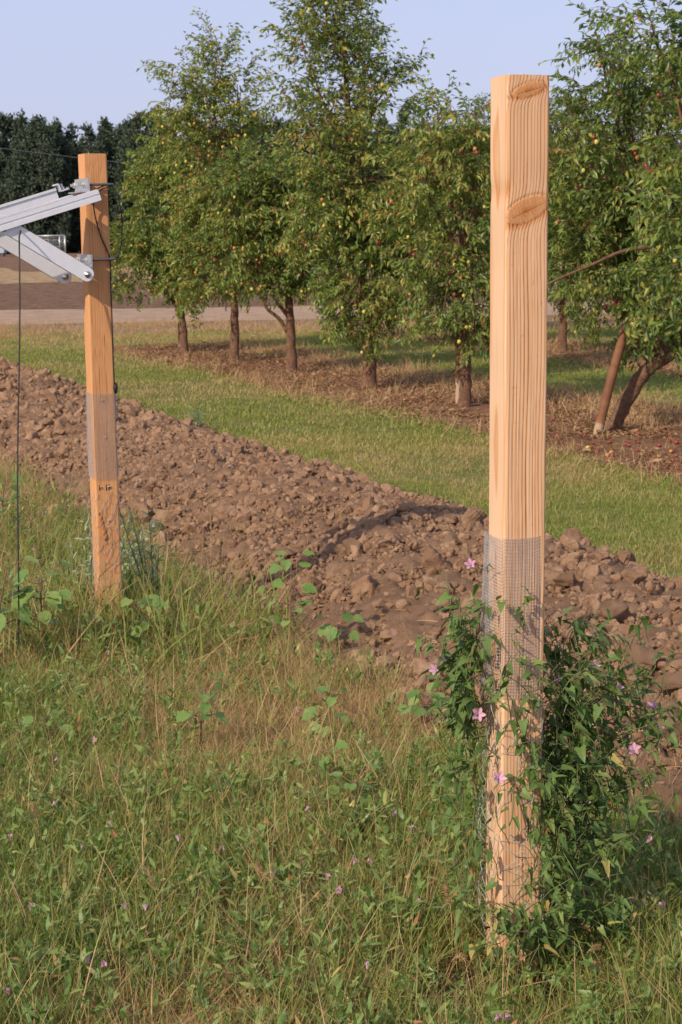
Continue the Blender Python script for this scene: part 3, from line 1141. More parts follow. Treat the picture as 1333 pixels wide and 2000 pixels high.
fruit_tree("jujube_tree", "tallest fruit tree of the row, its pointed top reaching the upper frame edge", B(722, 760),
           [(722, 760, .075, 0), (722, 690, .062, 0), (718, 640, .055, 0), (700, 450, .04, 0), (680, 200, .022, 0), (672, 60, .010, 0)],
           [(715, 545, 76, 95, 0, 1, 0), (645, 400, 66, 110, 0, .95, 0), (720, 380, 85, 110, 0, .95, 0), (650, 230, 72, 60, 0, .75, .2), (652, 75, 52, 76, 0, .62, .8), (592, 105, 26, 58, 0, .6, .6),
            (650, 0, 44, 42, 0, .6, .9), (700, 125, 38, 65, 0, .55, .6), (570, 190, 16, 40, 0, .55, .3), (750, 210, 52, 60, 0, .6, .3), (770, 148, 16, 10, 0, .6, .2), (695, 605, 48, 42, -.1, .8, 0), (775, 510, 52, 95, 0, .8, 0), (690, 640, 26, 36, -.2, .4, 0)],
           310, 58, (.45, .28, .27), .10, group=GT, seed=4, thin=1.1)
fruit_tree("jujube_tree", "dull olive fruit tree standing just left of the pale timber post", B(908, 796),
           [(911, 796, .055, 0), (910, 720, .05, 0), (905, 650, .045, 0), (890, 480, .03, 0), (870, 330, .018, 0)],
           [(880, 420, 95, 130, 0, .72, 0), (820, 340, 60, 90, 0, .65, 0), (900, 290, 80, 65, 0, .6, 0), (862, 215, 14, 30, 0, .4, .8), (930, 220, 22, 35, 0, .4, .7), (828, 245, 22, 26, 0, .4, .5), (870, 580, 76, 80, -.1, .72, 0), (935, 545, 62, 95, 0, .7, 0), (925, 650, 42, 42, -.3, .7, 0), (960, 360, 60, 110, 0, .6, 0)],
           270, 22, (.3, .2, .5), .10, group=GT, seed=5, thin=1.2)
fruit_tree("jujube_tree", "fruit tree with a dark trunk leaning far to the right", B(1195, 843),
           [(1195, 843, .05, 0), (1225, 780, .06, 0), (1262, 725, .055, 0), (1305, 695, .05, 0), (1370, 640, .04, .2)],
           [(1150, 520, 85, 95, 0, .8, 0), (1240, 560, 90, 80, -.1, .9, 0), (1130, 370, 75, 110, .1, .7, 0), (1230, 400, 95, 120, 0, .85, 0), (1320, 480, 80, 140, 0, .9, 0), (1108, 215, 32, 60, 0, .5, .3), (1200, 240, 80, 75, 0, .7, 0), (1195, 120, 40, 50, 0, .55, .4), (1165, 75, 22, 24, 0, .5, .4), (1280, 180, 80, 100, 0, .7, .3), (1100, 560, 40, 60, 0, .7, 0), (1300, 640, 60, 50, 0, .8, 0)],
           280, 26, (.12, .2, .68), .0, group=GT, seed=6, leafscale=.98, thin=1.15)
q = ns(6.62, 9.2)
fruit_tree("jujube_tree", "fruit tree whose leafy branches reach in from beyond the right frame edge", q,
           [(1420, 930, .06, 0), (1425, 850, .055, 0), (1420, 700, .045, 0), (1400, 400, .03, 0)],
           [(1410, 400, 120, 200, 0, .8, 0), (1335, 110, 60, 80, 0, .6, .2), (1275, 55, 32, 40, 0, .55, .3), (1400, 150, 90, 140, 0, .6, .2), (1345, 560, 60, 90, 0, .8, 0)],
           200, 14, (.1, .2, .7), -.05, group=GT, seed=7, leafscale=1.05)
G2 = "jujube trees in the second row"
for i, (px, py, lb) in enumerate(((1100, 690, "fruit tree of the second row seen just right of the pale post"), (1262, 712, "fruit tree of the second row behind the leaning dark trunk"),
                                  (985, 672, "fruit tree of the second row hidden mostly behind the pale post"), (866, 655, "fruit tree at the far end of the second row behind the olive tree"))):
    b_ = B(px, py)
    k = 21.5 / b_[1]
    fruit_tree("jujube_tree", lb, b_, [(px, py, .06, 0), (px, py - 60 * k, .05, 0), (px - 6, py - 160 * k, .035, 0)],
               [(px, py - 200 * k, 85 * k, 120 * k, 0, .8, 0), (px - 45 * k, py - 330 * k, 65 * k, 90 * k, 0, .7, 0), (px + 50 * k, py - 320 * k, 65 * k, 90 * k, 0, .7, 0), (px, py - 440 * k, 60 * k, 60 * k, 0, .5, .4)],
               240, 12, (.3, .3, .4), .0, group=G2, seed=20 + i)

# the bare low branch of the third tree, the long bare twig at right are part of those crowns
for tree_i, pts, r0 in ((2, [(563, 650), (545, 622), (520, 600), (503, 560), (498, 530)], .024), (5, [(1290, 480), (1220, 490), (1150, 520), (1090, 545), (1062, 560)], .016)):
    tr_ = [o for o in COL.objects if o.name.startswith("jujube_tree")][tree_i]
    bs = np.array(tr_.location)
    g = Geo()
    P = [at(x, y, bs[1] - (.0 if tree_i == 2 else .75)) - bs for x, y in pts]
    cv = bez(*P, n=5)
    g.tube(cv, np.linspace(r0, r0 * .4, len(cv)), 7)
    g.build("bare_branch", MAT['bark'], tr_)


# ------------------------------------------------------------------ stakes
def stake(px0, py0, px1, py1, r, label, dy=0.0, seed=0):
    b_ = gp(px0, py0)
    e = at(px1, py1, b_[1] + dy) - b_
    o = Geo()
    pts = bez(np.array([0, 0, -.05]), e * .5, e, n=14)
    tt = .35 + .3 * rng.random(len(pts))
    tt[:5] = .02
    o.tube(pts, r, 12, tt)
    o = o.build("tree_stake", MAT['stake'], None, loc=tuple(b_))
    return tag(o, label, "tree stake", "timber stakes beside the fruit trees")


stake(1164, 850, 1222, 640, .035, "leaning round timber stake with pale bare foot beside the dark leaning trunk")
stake(897, 792, 896, 400, .032, "upright brown timber stake beside the olive fruit tree trunk")
stake(353, 684, 352, 560, .032, "upright timber stake beside the farthest fruit tree trunk")


# ------------------------------------------------------------------ the windbreak and what stands before it
def dark_clump(seed):
    r = np.random.default_rng(seed)
    g = Geo()
    for _ in range(46):
        V, Fc = leaf(r.uniform(.22, .42), r.uniform(.12, .2), .3, .2)
        d = r.normal(size=3)
        d /= np.linalg.norm(d)
        M = rotz(np.array(r.uniform(0, 6.28))) @ roty(np.array(r.normal(-.5, .6))) @ rotx(np.array(r.uniform(0, 6.28)))
        g.add(V @ M.T + d * np.array([.42, .42, .62]) * r.random() ** .5, Fc, float(np.clip(r.normal(.45, .25), 0, 1)))
    return g.tmpl()


DC = [dark_clump(300 + i) for i in range(6)]


def windbreak_tree(px, topy, Y, label, seed, wd=4.6):
    r = np.random.default_rng(seed)
    b_ = at(px, 500, Y)
    b_[2] = 0
    hgt = at(px, topy, Y)[2]
    root = thing("windbreak_tree", label, "tree", tuple(b_), 0, "dark windbreak trees")
    tk, cr = Geo(), Geo()
    tk.tube(bez([0, 0, -.1], [r.normal(0, .1), 0, hgt * .4], [r.normal(0, .2), 0, hgt * .85], n=5), np.linspace(.2, .05, 11), 7)
    k = 560
    nb = 8
    # a few upright plumes of different heights
    for j in range(nb):
        cx, cy = r.normal(0, wd * .36), r.normal(0, wd * .3)
        th = hgt * (1 if j == 0 else r.uniform(.62, .97))
        if j == 0:
            cx = cy = 0
        kk = k // nb
        u = r.random(kk) ** .8
        z = .25 + (th - .7) * u
        rad = wd * .36 * np.clip(1 - u ** 2.2, 0.03, 1) ** .6 * np.clip(u * 6 + .35, 0, 1)
        a = r.uniform(0, 6.28, kk)
        ro = np.sqrt(r.random(kk))
        P = np.c_[cx + np.cos(a) * ro * rad, cy + np.sin(a) * ro * rad, z]
        tk.tube([[0, 0, hgt * .2], [cx * .6, cy * .6, th * .5], [cx, cy, th * .9]], [.07, .05, .02], 5, cap=False)
        pick = r.integers(0, len(DC), kk)
        for i, T in enumerate(DC):
            q = pick == i
            cr.inst(T, P[q], rotz(r.uniform(0, 6.28, q.sum())), r.uniform(.7, 1.25, q.sum()), r.normal(0, .12, q.sum()))
    tk.build("trunk", MAT['bark'], root)
    cr.build("crown", MAT['dleaf'], root, smooth=False)


tops = [(-120, 250), (-72, 228), (-28, 236), (15, 212), (52, 222), (88, 226), (118, 234), (150, 246), (182, 232), (214, 226), (246, 238), (282, 214), (312, 208), (345, 225),
        (382, 235), (420, 228), (460, 238), (498, 222), (535, 218), (572, 230), (610, 236), (655, 232), (700, 238), (748, 228), (790, 218), (832, 232), (880, 240), (930, 236), (985, 242), (1040, 246), (1100, 250), (1160, 246), (1230, 250), (1300, 252), (1370, 250)]
for i, (px, ty) in enumerate(tops):
    windbreak_tree(px, ty + rng.integers(-5, 6), 150 + rng.uniform(-3, 4), "dense dark green windbreak tree in the tall row behind the field", 900 + i)

gate = at(100, 497, 132)
gate[2] = 0
gt = thing("metal_gate", "grey metal gate with mesh infill standing far off below the solar panel", "gate", tuple(gate), 0)
g = Geo()
s_ = 132 / F
wd_, ht_ = 56 * s_, 38 * s_
for (x0, z0, x1, z1, r_) in ((-wd_ / 2, .2, -wd_ / 2, ht_, .05), (wd_ / 2, 0, wd_ / 2, ht_, .06), (-wd_ / 2, ht_, wd_ / 2, ht_, .055), (-wd_ / 2, .25, wd_ / 2, .25, .05), (wd_ * .32, .25, wd_ * .32, ht_, .05), (-wd_ / 2, ht_ * .45, wd_ * .32, ht_ * .45, .03)):
    g.tube([(x0, 0, z0), (x1, 0, z1)], r_, 8)
g.build("frame", MAT['galv'], gt)
g = Geo()
for x in np.arange(-wd_ / 2, wd_ / 2, .12):
    g.tube([(x, .02, .25), (x, .02, ht_)], .008, 4)
for z in np.arange(.25, ht_, .12):
    g.tube([(-wd_ / 2, .02, z), (wd_ / 2, .02, z)], .008, 4)
g.build("infill", MAT['galv'], gt)

bp = at(-14, 500, 132)
bp[2] = 0
bn = thing("storage_bin", "pale grey blue storage bin standing far off at the left frame edge", "bin", tuple(bp), 0)
g = Geo()
w0, w1 = .95, 1.25
V = np.array([[-w0, -.6, .25], [w0, -.6, .25], [w0, .6, .25], [-w0, .6, .25], [-w1, -.8, 1.75], [w1, -.8, 1.75], [w1, .8, 1.75], [-w1, .8, 1.75]])
g.add(V, [[0, 1, 5, 4], [1, 2, 6, 5], [2, 3, 7, 6], [3, 0, 4, 7], [3, 2, 1, 0], [4, 5, 6, 7]])
g.build("body", MAT['binpaint'], bn, smooth=False)
g = Geo()
for (c, s) in (((0, -.83, 1.75), (2.6, .06, .12)), ((0, .83, 1.75), (2.6, .06, .12)), ((-1.27, 0, 1.75), (.06, 1.6, .12)), ((1.27, 0, 1.75), (.06, 1.6, .12))):
    g.box(c, s)
g.build("rim", MAT['binpaint'], bn, smooth=False)
g = Geo()
for x in (-.8, .8):
    for y in (-.45, .45):
        g.box((x, y, .125), (.12, .12, .25))
g.build("leg", MAT['steel'], bn, smooth=False)
A_, B_ = at(-700, 205, 118), at(1900, 470, 118)
g = Geo()
u = np.linspace(0, 1, 60)
P = A_ + (B_ - A_) * u[:, None]
P[:, 2] -= 4 * 1.0 * u * (1 - u) - .35
g.tube(P, .018, 5)
tag(g.build("overhead_wire", MAT['steel']), "thin overhead wire sagging across the face of the dark windbreak", "wire")


# ------------------------------------------------------------------ grass of every kind
def blade(L, wd, bend, seg, r, t):
    u = np.linspace(0, 1, seg + 1)
    x = bend * L * u ** 1.8
    z = L * (u - .22 * abs(bend) * u ** 2.2)
    ww = wd * (1 - u ** 2.2) * .5
    V = []
    for i in range(seg):
        V += [[x[i], -ww[i], z[i]], [x[i], ww[i], z[i]]]
    V.append([x[-1], 0, z[-1]])
    V = np.array(V)
    fs = [[2 * i, 2 * i + 1, 2 * i + 3, 2 * i + 2] for i in range(seg - 1)]
    tri = [[2 * seg - 2, 2 * seg - 1, 2 * seg]]
    a = r.uniform(0, 6.283)
    return V @ rotz(np.array(a)).T, [np.array(fs).reshape(-1, 4), np.array(tri)], t


def tuft(seed, nb, L, wd, spread, bend, tm, ts, seg=3, base=.03):
    r = np.random.default_rng(seed)
    g = Geo()
    for _ in range(nb):
        V, fs, t = blade(L * r.uniform(.45, 1.15), wd * r.uniform(.7, 1.3), bend * r.uniform(.2, 1.3), seg, r, float(np.clip(r.normal(tm, ts), 0, 1)))
        a, b = r.normal(0, spread, 2)
        V = V @ (rotx(np.array(a)) @ roty(np.array(b))).T + np.array([*r.normal(0, base, 2), 0])
        g.add(V, fs, t)
    return g.tmpl()


def frustum_pts(k, y0, y1, marg=.35, dens_pow=1.0):
    Y = y0 + (y1 - y0) * rng.random(k * 3)
    half = .2 * Y + marg
    keep = rng.random(len(Y)) < half / (.2 * y1 + marg)
    Y = Y[keep]
    X = rng.uniform(-1, 1, len(Y)) * (.2 * Y + marg)
    return np.c_[X, Y][:k]


def scatter(g, tm, P, sc0, sc1, tb, tilt=.12, z=None):
    k = len(P)
    M = rotz(rng.uniform(0, 6.283, k)) @ rotx(rng.normal(0, tilt, k))
    s_ = rng.uniform(sc0, sc1, k)
    pick = rng.integers(0, len(tm), k)
    Z = np.zeros(k) if z is None else z
    for i, T in enumerate(tm):
        q = pick == i
        g.inst(T, np.c_[P[q], Z[q]], M[q], s_[q], np.broadcast_to(tb, (k,))[q])


# mown grass between and beyond the tree rows
TG = [tuft(400 + i, 18, .042, .0042, .35, .6, .42, .2, 2, .05) for i in range(8)]
TGF = [tuft(420 + i, 16, .05, .009, .35, .6, .42, .2, 2, .09) for i in range(6)]
g = Geo()
for (k, y0, y1, lib, s0, s1) in ((17000, 5.2, 13, TG, .45, 1.15), (13000, 12, 27.2, TGF, .5, 1.15)):
    P = frustum_pts(k, y0, y1, .8)
    n_, s_ = to_ns(P)
    wv = .22 * vnoise(np.c_[s_, 0 * s_], .12, 3, 4)
    ok = (n_ > 3.55 + .15 * vnoise(P, .5, 60, 3))
    on_soil = ((n_ > 5.8 + wv) & (n_ < 7.95 + wv) & (s_ < 23.3)) | ((n_ > 9.9) & (n_ < 11.7) & (s_ < 26))
    ok &= ~on_soil
    pat = vnoise(P, .25, 61, 4)
    ok &= (pat > -.55) | (rng.random(len(P)) < .35)
    ok &= (n_ > 4.1) | (rng.random(len(P)) < .55)
    P, pat, n_ = P[ok], pat[ok], n_[ok]
    dry = np.clip(.22 - .55 * pat, 0, .5) + .20 * np.exp(-((n_ - 4.55) / .13) ** 2) + .16 * np.exp(-((n_ - 5.25) / .13) ** 2) + .16 * np.clip((P[:, 1] - 22) / 4, 0, 1) - .12 * (n_ > 7.9) + .15 * np.clip((5.7 - n_) / .5, 0, 1) * (n_ > 5.3) - .08
    scatter(g, lib, P, s0, s1, dry + rng.normal(0, .1, len(P)))
tag(g.build("orchard_grass", MAT['turfgrass'], smooth=False), "short green grass growing between the ridge and the tree rows", "grass", kind='stuff')

# dry straw on the orchard soil and the verge
TS = [tuft(440 + i, 9, .22, .004, .28, .5, .6, .22, 3, .05) for i in range(8)]
TSL = [tuft(460 + i, 12, .10, .006, .9, .4, .55, .25, 2, .10) for i in range(6)]
g = Geo()
P = frustum_pts(26000, 8.5, 30.5, 1.0)
n_, s_ = to_ns(P)
band1 = (n_ > 5.55) & (n_ < 8.15) & (s_ < 23.8)
band2 = (n_ > 9.7) & (n_ < 11.8) & (s_ < 26)
verge = (P[:, 1] > 25.5) & (P[:, 1] < 30.3)
pat = vnoise(P, .45, 70, 3)
edge1 = np.abs(n_ - 7.75) < .5
edge0 = (n_ > 5.5) & (n_ < 5.95)
pr = np.where(band1, .05 + .55 * edge1 + .40 * edge0 + .22 * (pat > .2), 0) + np.where(band2, .35, 0) + np.where(verge & ~band1 & ~band2, .5 * (pat > -.1) + .06, 0)
near_t6 = (s_ < 13) & (n_ > 6.3)
pr = np.where(band1 & near_t6, pr * 1.5, pr)
ok = rng.random(len(P)) < pr
P, e1 = P[ok], edge1[ok]
h = rng.random(len(P)) < .45
scatter(g, TS, P[h], .4, 1.0, rng.normal(.02, .1, h.sum()))
scatter(g, TSL, P[~h], .6, 1.3, rng.normal(.02, .12, (~h).sum()))
tag(g.build("dry_straw", MAT['straw'], smooth=False), "dry straw coloured grass on the soil strips and the verge", "dry grass", kind='stuff')

# litter of dead leaves and twigs on the orchard soil
def litter(seed):
    r = np.random.default_rng(seed)
    g = Geo()
    for _ in range(10):
        L_ = r.uniform(.02, .06)
        V, Fc = leaf(L_, L_ * r.uniform(.12, .5), r.uniform(-.3, .4), r.uniform(-.4, .3))
        M = rotz(np.array(r.uniform(0, 6.28))) @ roty(np.array(r.normal(0, .2))) @ rotx(np.array(r.normal(0, .3)))
        g.add(V @ M.T + np.array([r.normal(0, .07), r.normal(0, .07), .012]), Fc, float(r.choice([.2, .5, .6, .9, 1.0, .95])))
    return g.tmpl()


LT_ = [litter(480 + i) for i in range(8)]
g = Geo()
P = frustum_pts(22000, 8.5, 26, 1.0)
n_, s_ = to_ns(P)
ok = (((n_ > 5.75) & (n_ < 8.0) & (s_ < 23.6)) | ((n_ > 9.8) & (n_ < 11.8))) & (rng.random(len(P)) < np.clip(.55 + .5 * vnoise(P, .6, 72, 3), .08, 1))
P = P[ok]
scatter(g, LT_, P, .7, 1.5, rng.normal(0, .12, len(P)), .05, np.full(len(P), .006))
tag(g.build("leaf_litter", MAT['litter'], smooth=False), "rusty brown litter of dead leaves and bits under the fruit trees", "leaf litter", kind='stuff')

# fallen fruit
FA = []
k = 0
for _ in range(900):
    px, py = rng.uniform(1070, 1333), rng.uniform(790, 930)
    q = gp(px, py)
    n_, s_ = to_ns(q)
    if 5.95 < n_ < 7.9 and (px > 1230 or rng.random() < .35):
        FA.append(q)
    if len(FA) >= 46:
        break
for px, py in ((585, 785), (800, 812), (790, 786), (690, 775)):
    FA.append(gp(px, py))
for q in FA:
    o = bpy.data.objects.new("fallen_jujube", FRM[rng.choice(3, p=(.06, .16, .78))])
    COL.objects.link(o)
    o.location = (q[0], q[1], .022)
    s_ = rng.uniform(.8, 1.2)
    o.scale = (s_, s_, s_)
    o.rotation_euler = (1.4, 0, rng.uniform(0, 6.28))
    tag(o, "small ripe fruit fallen on the brown soil under the trees", "fallen fruit", "fallen fruit under the trees")

# ------------------------------------------------------------------ foreground weeds
GA = [tuft(500 + i, 24, .15, .0030, .42, .8, .38, .22, 4, .035) for i in range(10)]
GF = [tuft(520 + i, 26, .12, .0018, .55, .9, .62, .22, 4, .05) for i in range(10)]
GT_ = [tuft(540 + i, 7, .24, .0022, .30, .7, .62, .2, 5, .03) for i in range(8)]


def arrow_leaf(L, wd, fold=.2, curl=.2):
    """hastate bindweed leaf along +x"""
    pr = np.array([[0, 0], [-.16, .30], [.02, .46], [.22, .34], [.6, .24], [1, 0], [.6, -.24], [.22, -.34], [.02, -.46], [-.16, -.30]])
    V = np.c_[pr[:, 0] * L, pr[:, 1] * wd, fold * np.abs(pr[:, 1]) * wd - curl * L * np.clip(pr[:, 0], 0, 1) ** 2]
    mid = np.array([[.3 * L, 0, -.02 * L], [.65 * L, 0, -curl * L * .42]])
    V = np.vstack([V, mid])
    return V, np.array([[0, 2, 1], [0, 3, 2], [0, 10, 3], [10, 4, 3], [10, 11, 4], [11, 5, 4], [11, 6, 5], [10, 6, 11], [10, 7, 6], [0, 7, 10], [0, 8, 7], [0, 9, 8]])


def lance_leaf(L, wd):
    u = np.array([0, .3, .62, 1])
    ww = np.array([.1, .5, .42, 0]) * wd
    V = [[L * a, s * b, .25 * b - .15 * L * a * a] for a, b in zip(u[:3], ww[:3]) for s in (-1, 1)] + [[L, 0, -.15 * L]]
    return np.array(V), [np.array([[0, 2, 3, 1], [2, 4, 5, 3]]), np.array([[4, 6, 5]])]


def sprig(seed, kind):
    r = np.random.default_rng(seed)
    g = Geo()
    L = .15 if kind == 'arrow' else .11
    d = np.array([r.normal(0, .6), r.normal(0, .6), 1.0])
    pts = [np.zeros(3)]
    for _ in range(6):
        d = d / np.linalg.norm(d) + r.normal(0, .22, 3)
        pts.append(pts[-1] + d / np.linalg.norm(d) * L / 6)
    pts = np.array(pts)
    g.tube(pts, .0011, 3, .45, cap=False)
    n_ = 11 if kind == 'arrow' else 15
    for k in range(n_):
        x = .1 + .9 * k / (n_ - 1)
        i = min(int(x * 6), 5)
        q = pts[i] + (pts[i + 1] - pts[i]) * (x * 6 - i)
        if kind == 'arrow':
            V, Fc = arrow_leaf(r.uniform(.018, .034), r.uniform(.014, .022), r.uniform(.1, .5), r.uniform(0, .4))
            pit = r.normal(-.25, .5)
        else:
            V, Fc = lance_leaf(r.uniform(.024, .042), r.uniform(.007, .011))
            pit = r.normal(-.75, .35)
        M = rotz(np.array(k * 2.4 + r.normal(0, .4))) @ roty(np.array(pit)) @ rotx(np.array(r.normal(0, .4)))
        g.add(V @ M.T + q + M @ np.array([.006, 0, 0]), Fc, float(np.clip(r.normal(.38, .17), 0, 1)) if r.random() > .06 else r.uniform(.85, 1))
    return g.tmpl()


SA = [sprig(600 + i, 'arrow') for i in range(10)]
SL = [sprig(620 + i, 'lance') for i in range(10)]


def weed_mask(P):
    n_, s_ = to_ns(P)
    lim = 2.22 + .16 * vnoise(np.c_[s_, 0 * s_], .5, 80, 4)
    return (n_ < lim), n_, s_, lim


def post_gap(P, r_=.04):
    thin = (np.hypot(P[:, 0] - P1[0] + .03, P[:, 1] - P1[1] + .18) > .24) | (rng.random(len(P)) < .14)
    return thin & (np.hypot(P[:, 0] - P1[0], P[:, 1] - P1[1]) > .07) & (np.hypot(P[:, 0] - P2[0], P[:, 1] - P2[1]) > .07)


def dryness(P):
    return np.clip(vnoise(P, .55, 90, 3) * .8 + .26 * np.clip((P[:, 1] - 4.4) / 1.0, -1, 1.0), -1, 1)


ga, gf, gb = Geo(), Geo(), Geo()
for (k, y0, y1) in ((10500, 2.5, 4.6), (8800, 4.4, 7.5), (3800, 7.2, 14)):
    P = frustum_pts(k, y0, y1)
    m_, n_, s_, lim = weed_mask(P)
    P = P[m_ & post_gap(P)]
    dr = dryness(P)
    isdry = rng.random(len(P)) < np.clip(.42 + .6 * dr, .12, .92)
    big = 1 + .35 * (y1 > 8)
    scatter(ga, GA, P[~isdry], .5 * big, 1.1 * big, np.clip(.04 + .16 * dr[~isdry], -.15, .3) + rng.normal(0, .08, (~isdry).sum()), .25)
    scatter(gf, GF, P[isdry], .5 * big, 1.15 * big, rng.normal(0, .1, isdry.sum()), .25)
    Pt = P[rng.random(len(P)) < .07]
    scatter(gf, GT_, Pt, .6, 1.15, rng.normal(-.1, .14, len(Pt)), .25)
for (k, y0, y1) in ((5200, 2.5, 4.6), (3400, 4.4, 7.5), (1500, 7.2, 12)):
    P = frustum_pts(k, y0, y1)
    m_, n_, s_, lim = weed_mask(P)
    P = P[m_ & post_gap(P)]
    dr = dryness(P)
    P = P[rng.random(len(P)) < np.clip(.82 - .8 * dr, .08, 1)]
    h = rng.random(len(P)) < np.clip(.5 + .5 * vnoise(P, .8, 95, 2), .1, .9)
    zz = rng.uniform(0, .05, len(P))
    scatter(gb, SA, P[h], .42, .9, rng.normal(0, .08, h.sum()), .5, zz[h])
    scatter(gb, SL, P[~h], .55, 1.08, rng.normal(-.04, .08, (~h).sum()), .3, zz[~h])
P = np.c_[P2[0] + rng.normal(0, .35, 240), P2[1] - .1 + rng.normal(0, .30, 240)]
P = P[post_gap(P) & weed_mask(P)[0]]
scatter(ga, GA, P[::2], 1.2, 2.2, rng.normal(0, .1, len(P[::2])), .25)
scatter(gf, GT_, P[1::2], .9, 1.6, rng.normal(-.1, .14, len(P[1::2])), .25)
scatter(gb, SL, P[::3], 1.2, 2.0, rng.normal(0, .1, len(P[::3])), .25)
# stragglers growing on the foot of the ridge
P = frustum_pts(5000, 3.5, 12)
n_, s_ = to_ns(P)
ok = (n_ > 2.1) & (n_ < 2.75) & (rng.random(len(P)) < .11)
P = P[ok]
zz = ridge_h(*to_ns(P))
scatter(gf, GF, P, .4, .8, rng.normal(0, .1, len(P)), .3, zz)
tag(ga.build("meadow_grass", MAT['grass'], smooth=False), "tangled green grass blades of the foreground meadow", "grass", kind='stuff')
tag(gf.build("dry_grass", MAT['straw'], smooth=False), "fine dry tan and reddish grass woven through the foreground weeds", "dry grass", kind='stuff')
tag(gb.build("low_weeds", MAT['weed'], smooth=False), "low leafy green weeds covering the foreground ground", "weeds", kind='stuff')


# ------------------------------------------------------------------ single plants
def heart_leaf(L, wd, r):
    a = np.linspace(-math.pi, math.pi, 19)[:-1]
    rad = .5 * (1 + .12 * np.cos(a) - .25 * np.exp(-((np.abs(a) - math.pi) / .35) ** 2)) * (1 + .05 * np.cos(9 * a))
    x, y = rad * np.cos(a) * L + .42 * L, rad * np.sin(a) * wd
    x = x + .14 * L * np.exp(-(a / .35) ** 2)
    z = .18 * np.abs(y) - .25 * (x / L) ** 2 * L * r.uniform(.2, 1) + .03 * L * np.sin(5 * a)
    V = np.vstack([np.c_[x, y, z], [[.35 * L, 0, -.02 * L]]])
    i = np.arange(18)
    return V, np.stack([i, (i + 1) % 18, np.full(18, 18)], -1)


def broad_weed(px, py, hgt, leaves, size, label, group="broad leaved weeds", seed=0, z0=0.0):
    r = np.random.default_rng(700 + seed)
    b_ = gp(px, py, z0)
    root = thing("broadleaf_weed", label, "weed", tuple(b_), 0, group)
    st, lf = Geo(), Geo()
    main = bez([0, 0, -.01], [r.normal(0, .01), r.normal(0, .01), hgt * .5], [r.normal(0, .02), r.normal(0, .02), hgt], n=6)
    st.tube(main, np.linspace(.004, .002, len(main)), 5)
    for k in range(leaves):
        x = r.uniform(.45, 1) if k else 1
        q = main[int(x * (len(main) - 1))]
        a = k * 2.4 + r.normal(0, .4)
        pl = size * r.uniform(.6, 1.3)
        e = q + np.array([math.cos(a) * pl, math.sin(a) * pl, pl * r.uniform(.2, .7)])
        st.tube(bez(q, (q + e) / 2 + np.array([0, 0, -.006]), e, n=3), .0012, 4, cap=False)
        s_ = size * r.uniform(.7, 1.15)
        V, Fc = heart_leaf(s_, s_ * .95, r)
        M = rotz(np.array(a + r.normal(0, .3))) @ roty(np.array(r.normal(.2, .25))) @ rotx(np.array(r.normal(0, .25)))
        M = rotx(np.array(.32)) @ M
        lf.add(V @ M.T + e, Fc, float(np.clip(r.normal(.4, .25), 0, 1)))
    st.build("stem", MAT['redstem'], root)
    lf.build("foliage", MAT['broad'], root)


for i, (px, py, h_, n_, s_, lb) in enumerate([
        (395, 1500, .16, 8, .042, "pale broad leaved weed in the meadow midway between the two posts"),
        (640, 1470, .13, 7, .042, "pale broad leaved weed close below the turned soil ridge"),
        (690, 1625, .12, 7, .040, "pale broad leaved weed with small round leaves left of the vine covered post"),
        (627, 1570, .10, 4, .036, "sparse broad leaved weed with few leaves among low green grass"),
        (570, 1300, .27, 11, .05, "tall broad leaved weed with reddish stem standing against the turned soil"),
        (655, 1290, .10, 5, .05, "low broad leaved weed at the foot of the turned soil"),
        (85, 1310, .24, 12, .06, "leafy broad leaved weed right beside the hanging black cable"),
        (5, 1330, .28, 8, .07, "broad leaved weed cut by the left frame edge"),
        (290, 1290, .16, 7, .05, "broad leaved weed at the foot of the orange brown post"),
        (830, 1440, .12, 6, .045, "broad leaved weed at the left edge of the bindweed on the pale post"),
        (105, 1490, .10, 4, .04, "small broad leaved weed alone in brownish grass at the left"),
        (10, 1060, .22, 6, .06, "broad leaved weed near the left frame edge below the soil ridge")]):
    broad_weed(px, py, h_ * 1.45, int(n_ * 1.8), s_ * .95, lb, seed=i)


def grey_weed(px, py, hgt, ns_, label, seed, mat='grey'):
    r = np.random.default_rng(760 + seed)
    b_ = gp(px, py)
    root = thing("narrow_leaf_weed", label, "weed", tuple(b_), 0, "grey narrow leaved weeds")
    st, lf = Geo(), Geo()
    for k in range(ns_):
        a, sp = r.uniform(0, 6.28), r.uniform(.1, .6)
        hh = hgt * r.uniform(.6, 1.05)
        cv = bez([0, 0, 0], [math.cos(a) * sp * hh * .4, math.sin(a) * sp * hh * .4, hh * .55], [math.cos(a) * sp * hh * .7, math.sin(a) * sp * hh * .7, hh], n=8)
        st.tube(cv, np.linspace(.0026, .0012, len(cv)), 4)
        for j in range(24):
            q = cv[min(int((.2 + .8 * j / 23) * (len(cv) - 1)), len(cv) - 1)]
            V, Fc = lance_leaf(r.uniform(.035, .065), r.uniform(.008, .012))
            M = rotz(np.array(j * 2.4 + r.normal(0, .3))) @ roty(np.array(r.normal(-.55, .35))) @ rotx(np.array(r.normal(0, .3)))
            lf.add(V @ M.T + q, Fc, float(np.clip(r.normal(.5, .25), 0, 1)))
    st.build("stem", MAT['stem'], root)
    lf.build("foliage", MAT[mat], root, smooth=False)


grey_weed(305, 1215, .48, 11, "silvery narrow leaved weed standing right of the orange brown post", 1)
grey_weed(255, 1190, .36, 7, "smaller silvery weed hugging the right edge of the orange brown post", 2)
grey_weed(178, 1225, .44, 8, "silvery narrow leaved weed standing left of the orange brown post", 3)
grey_weed(385, 845, .2, 5, "pale feathery weed at the grass edge behind the soil ridge", 4)


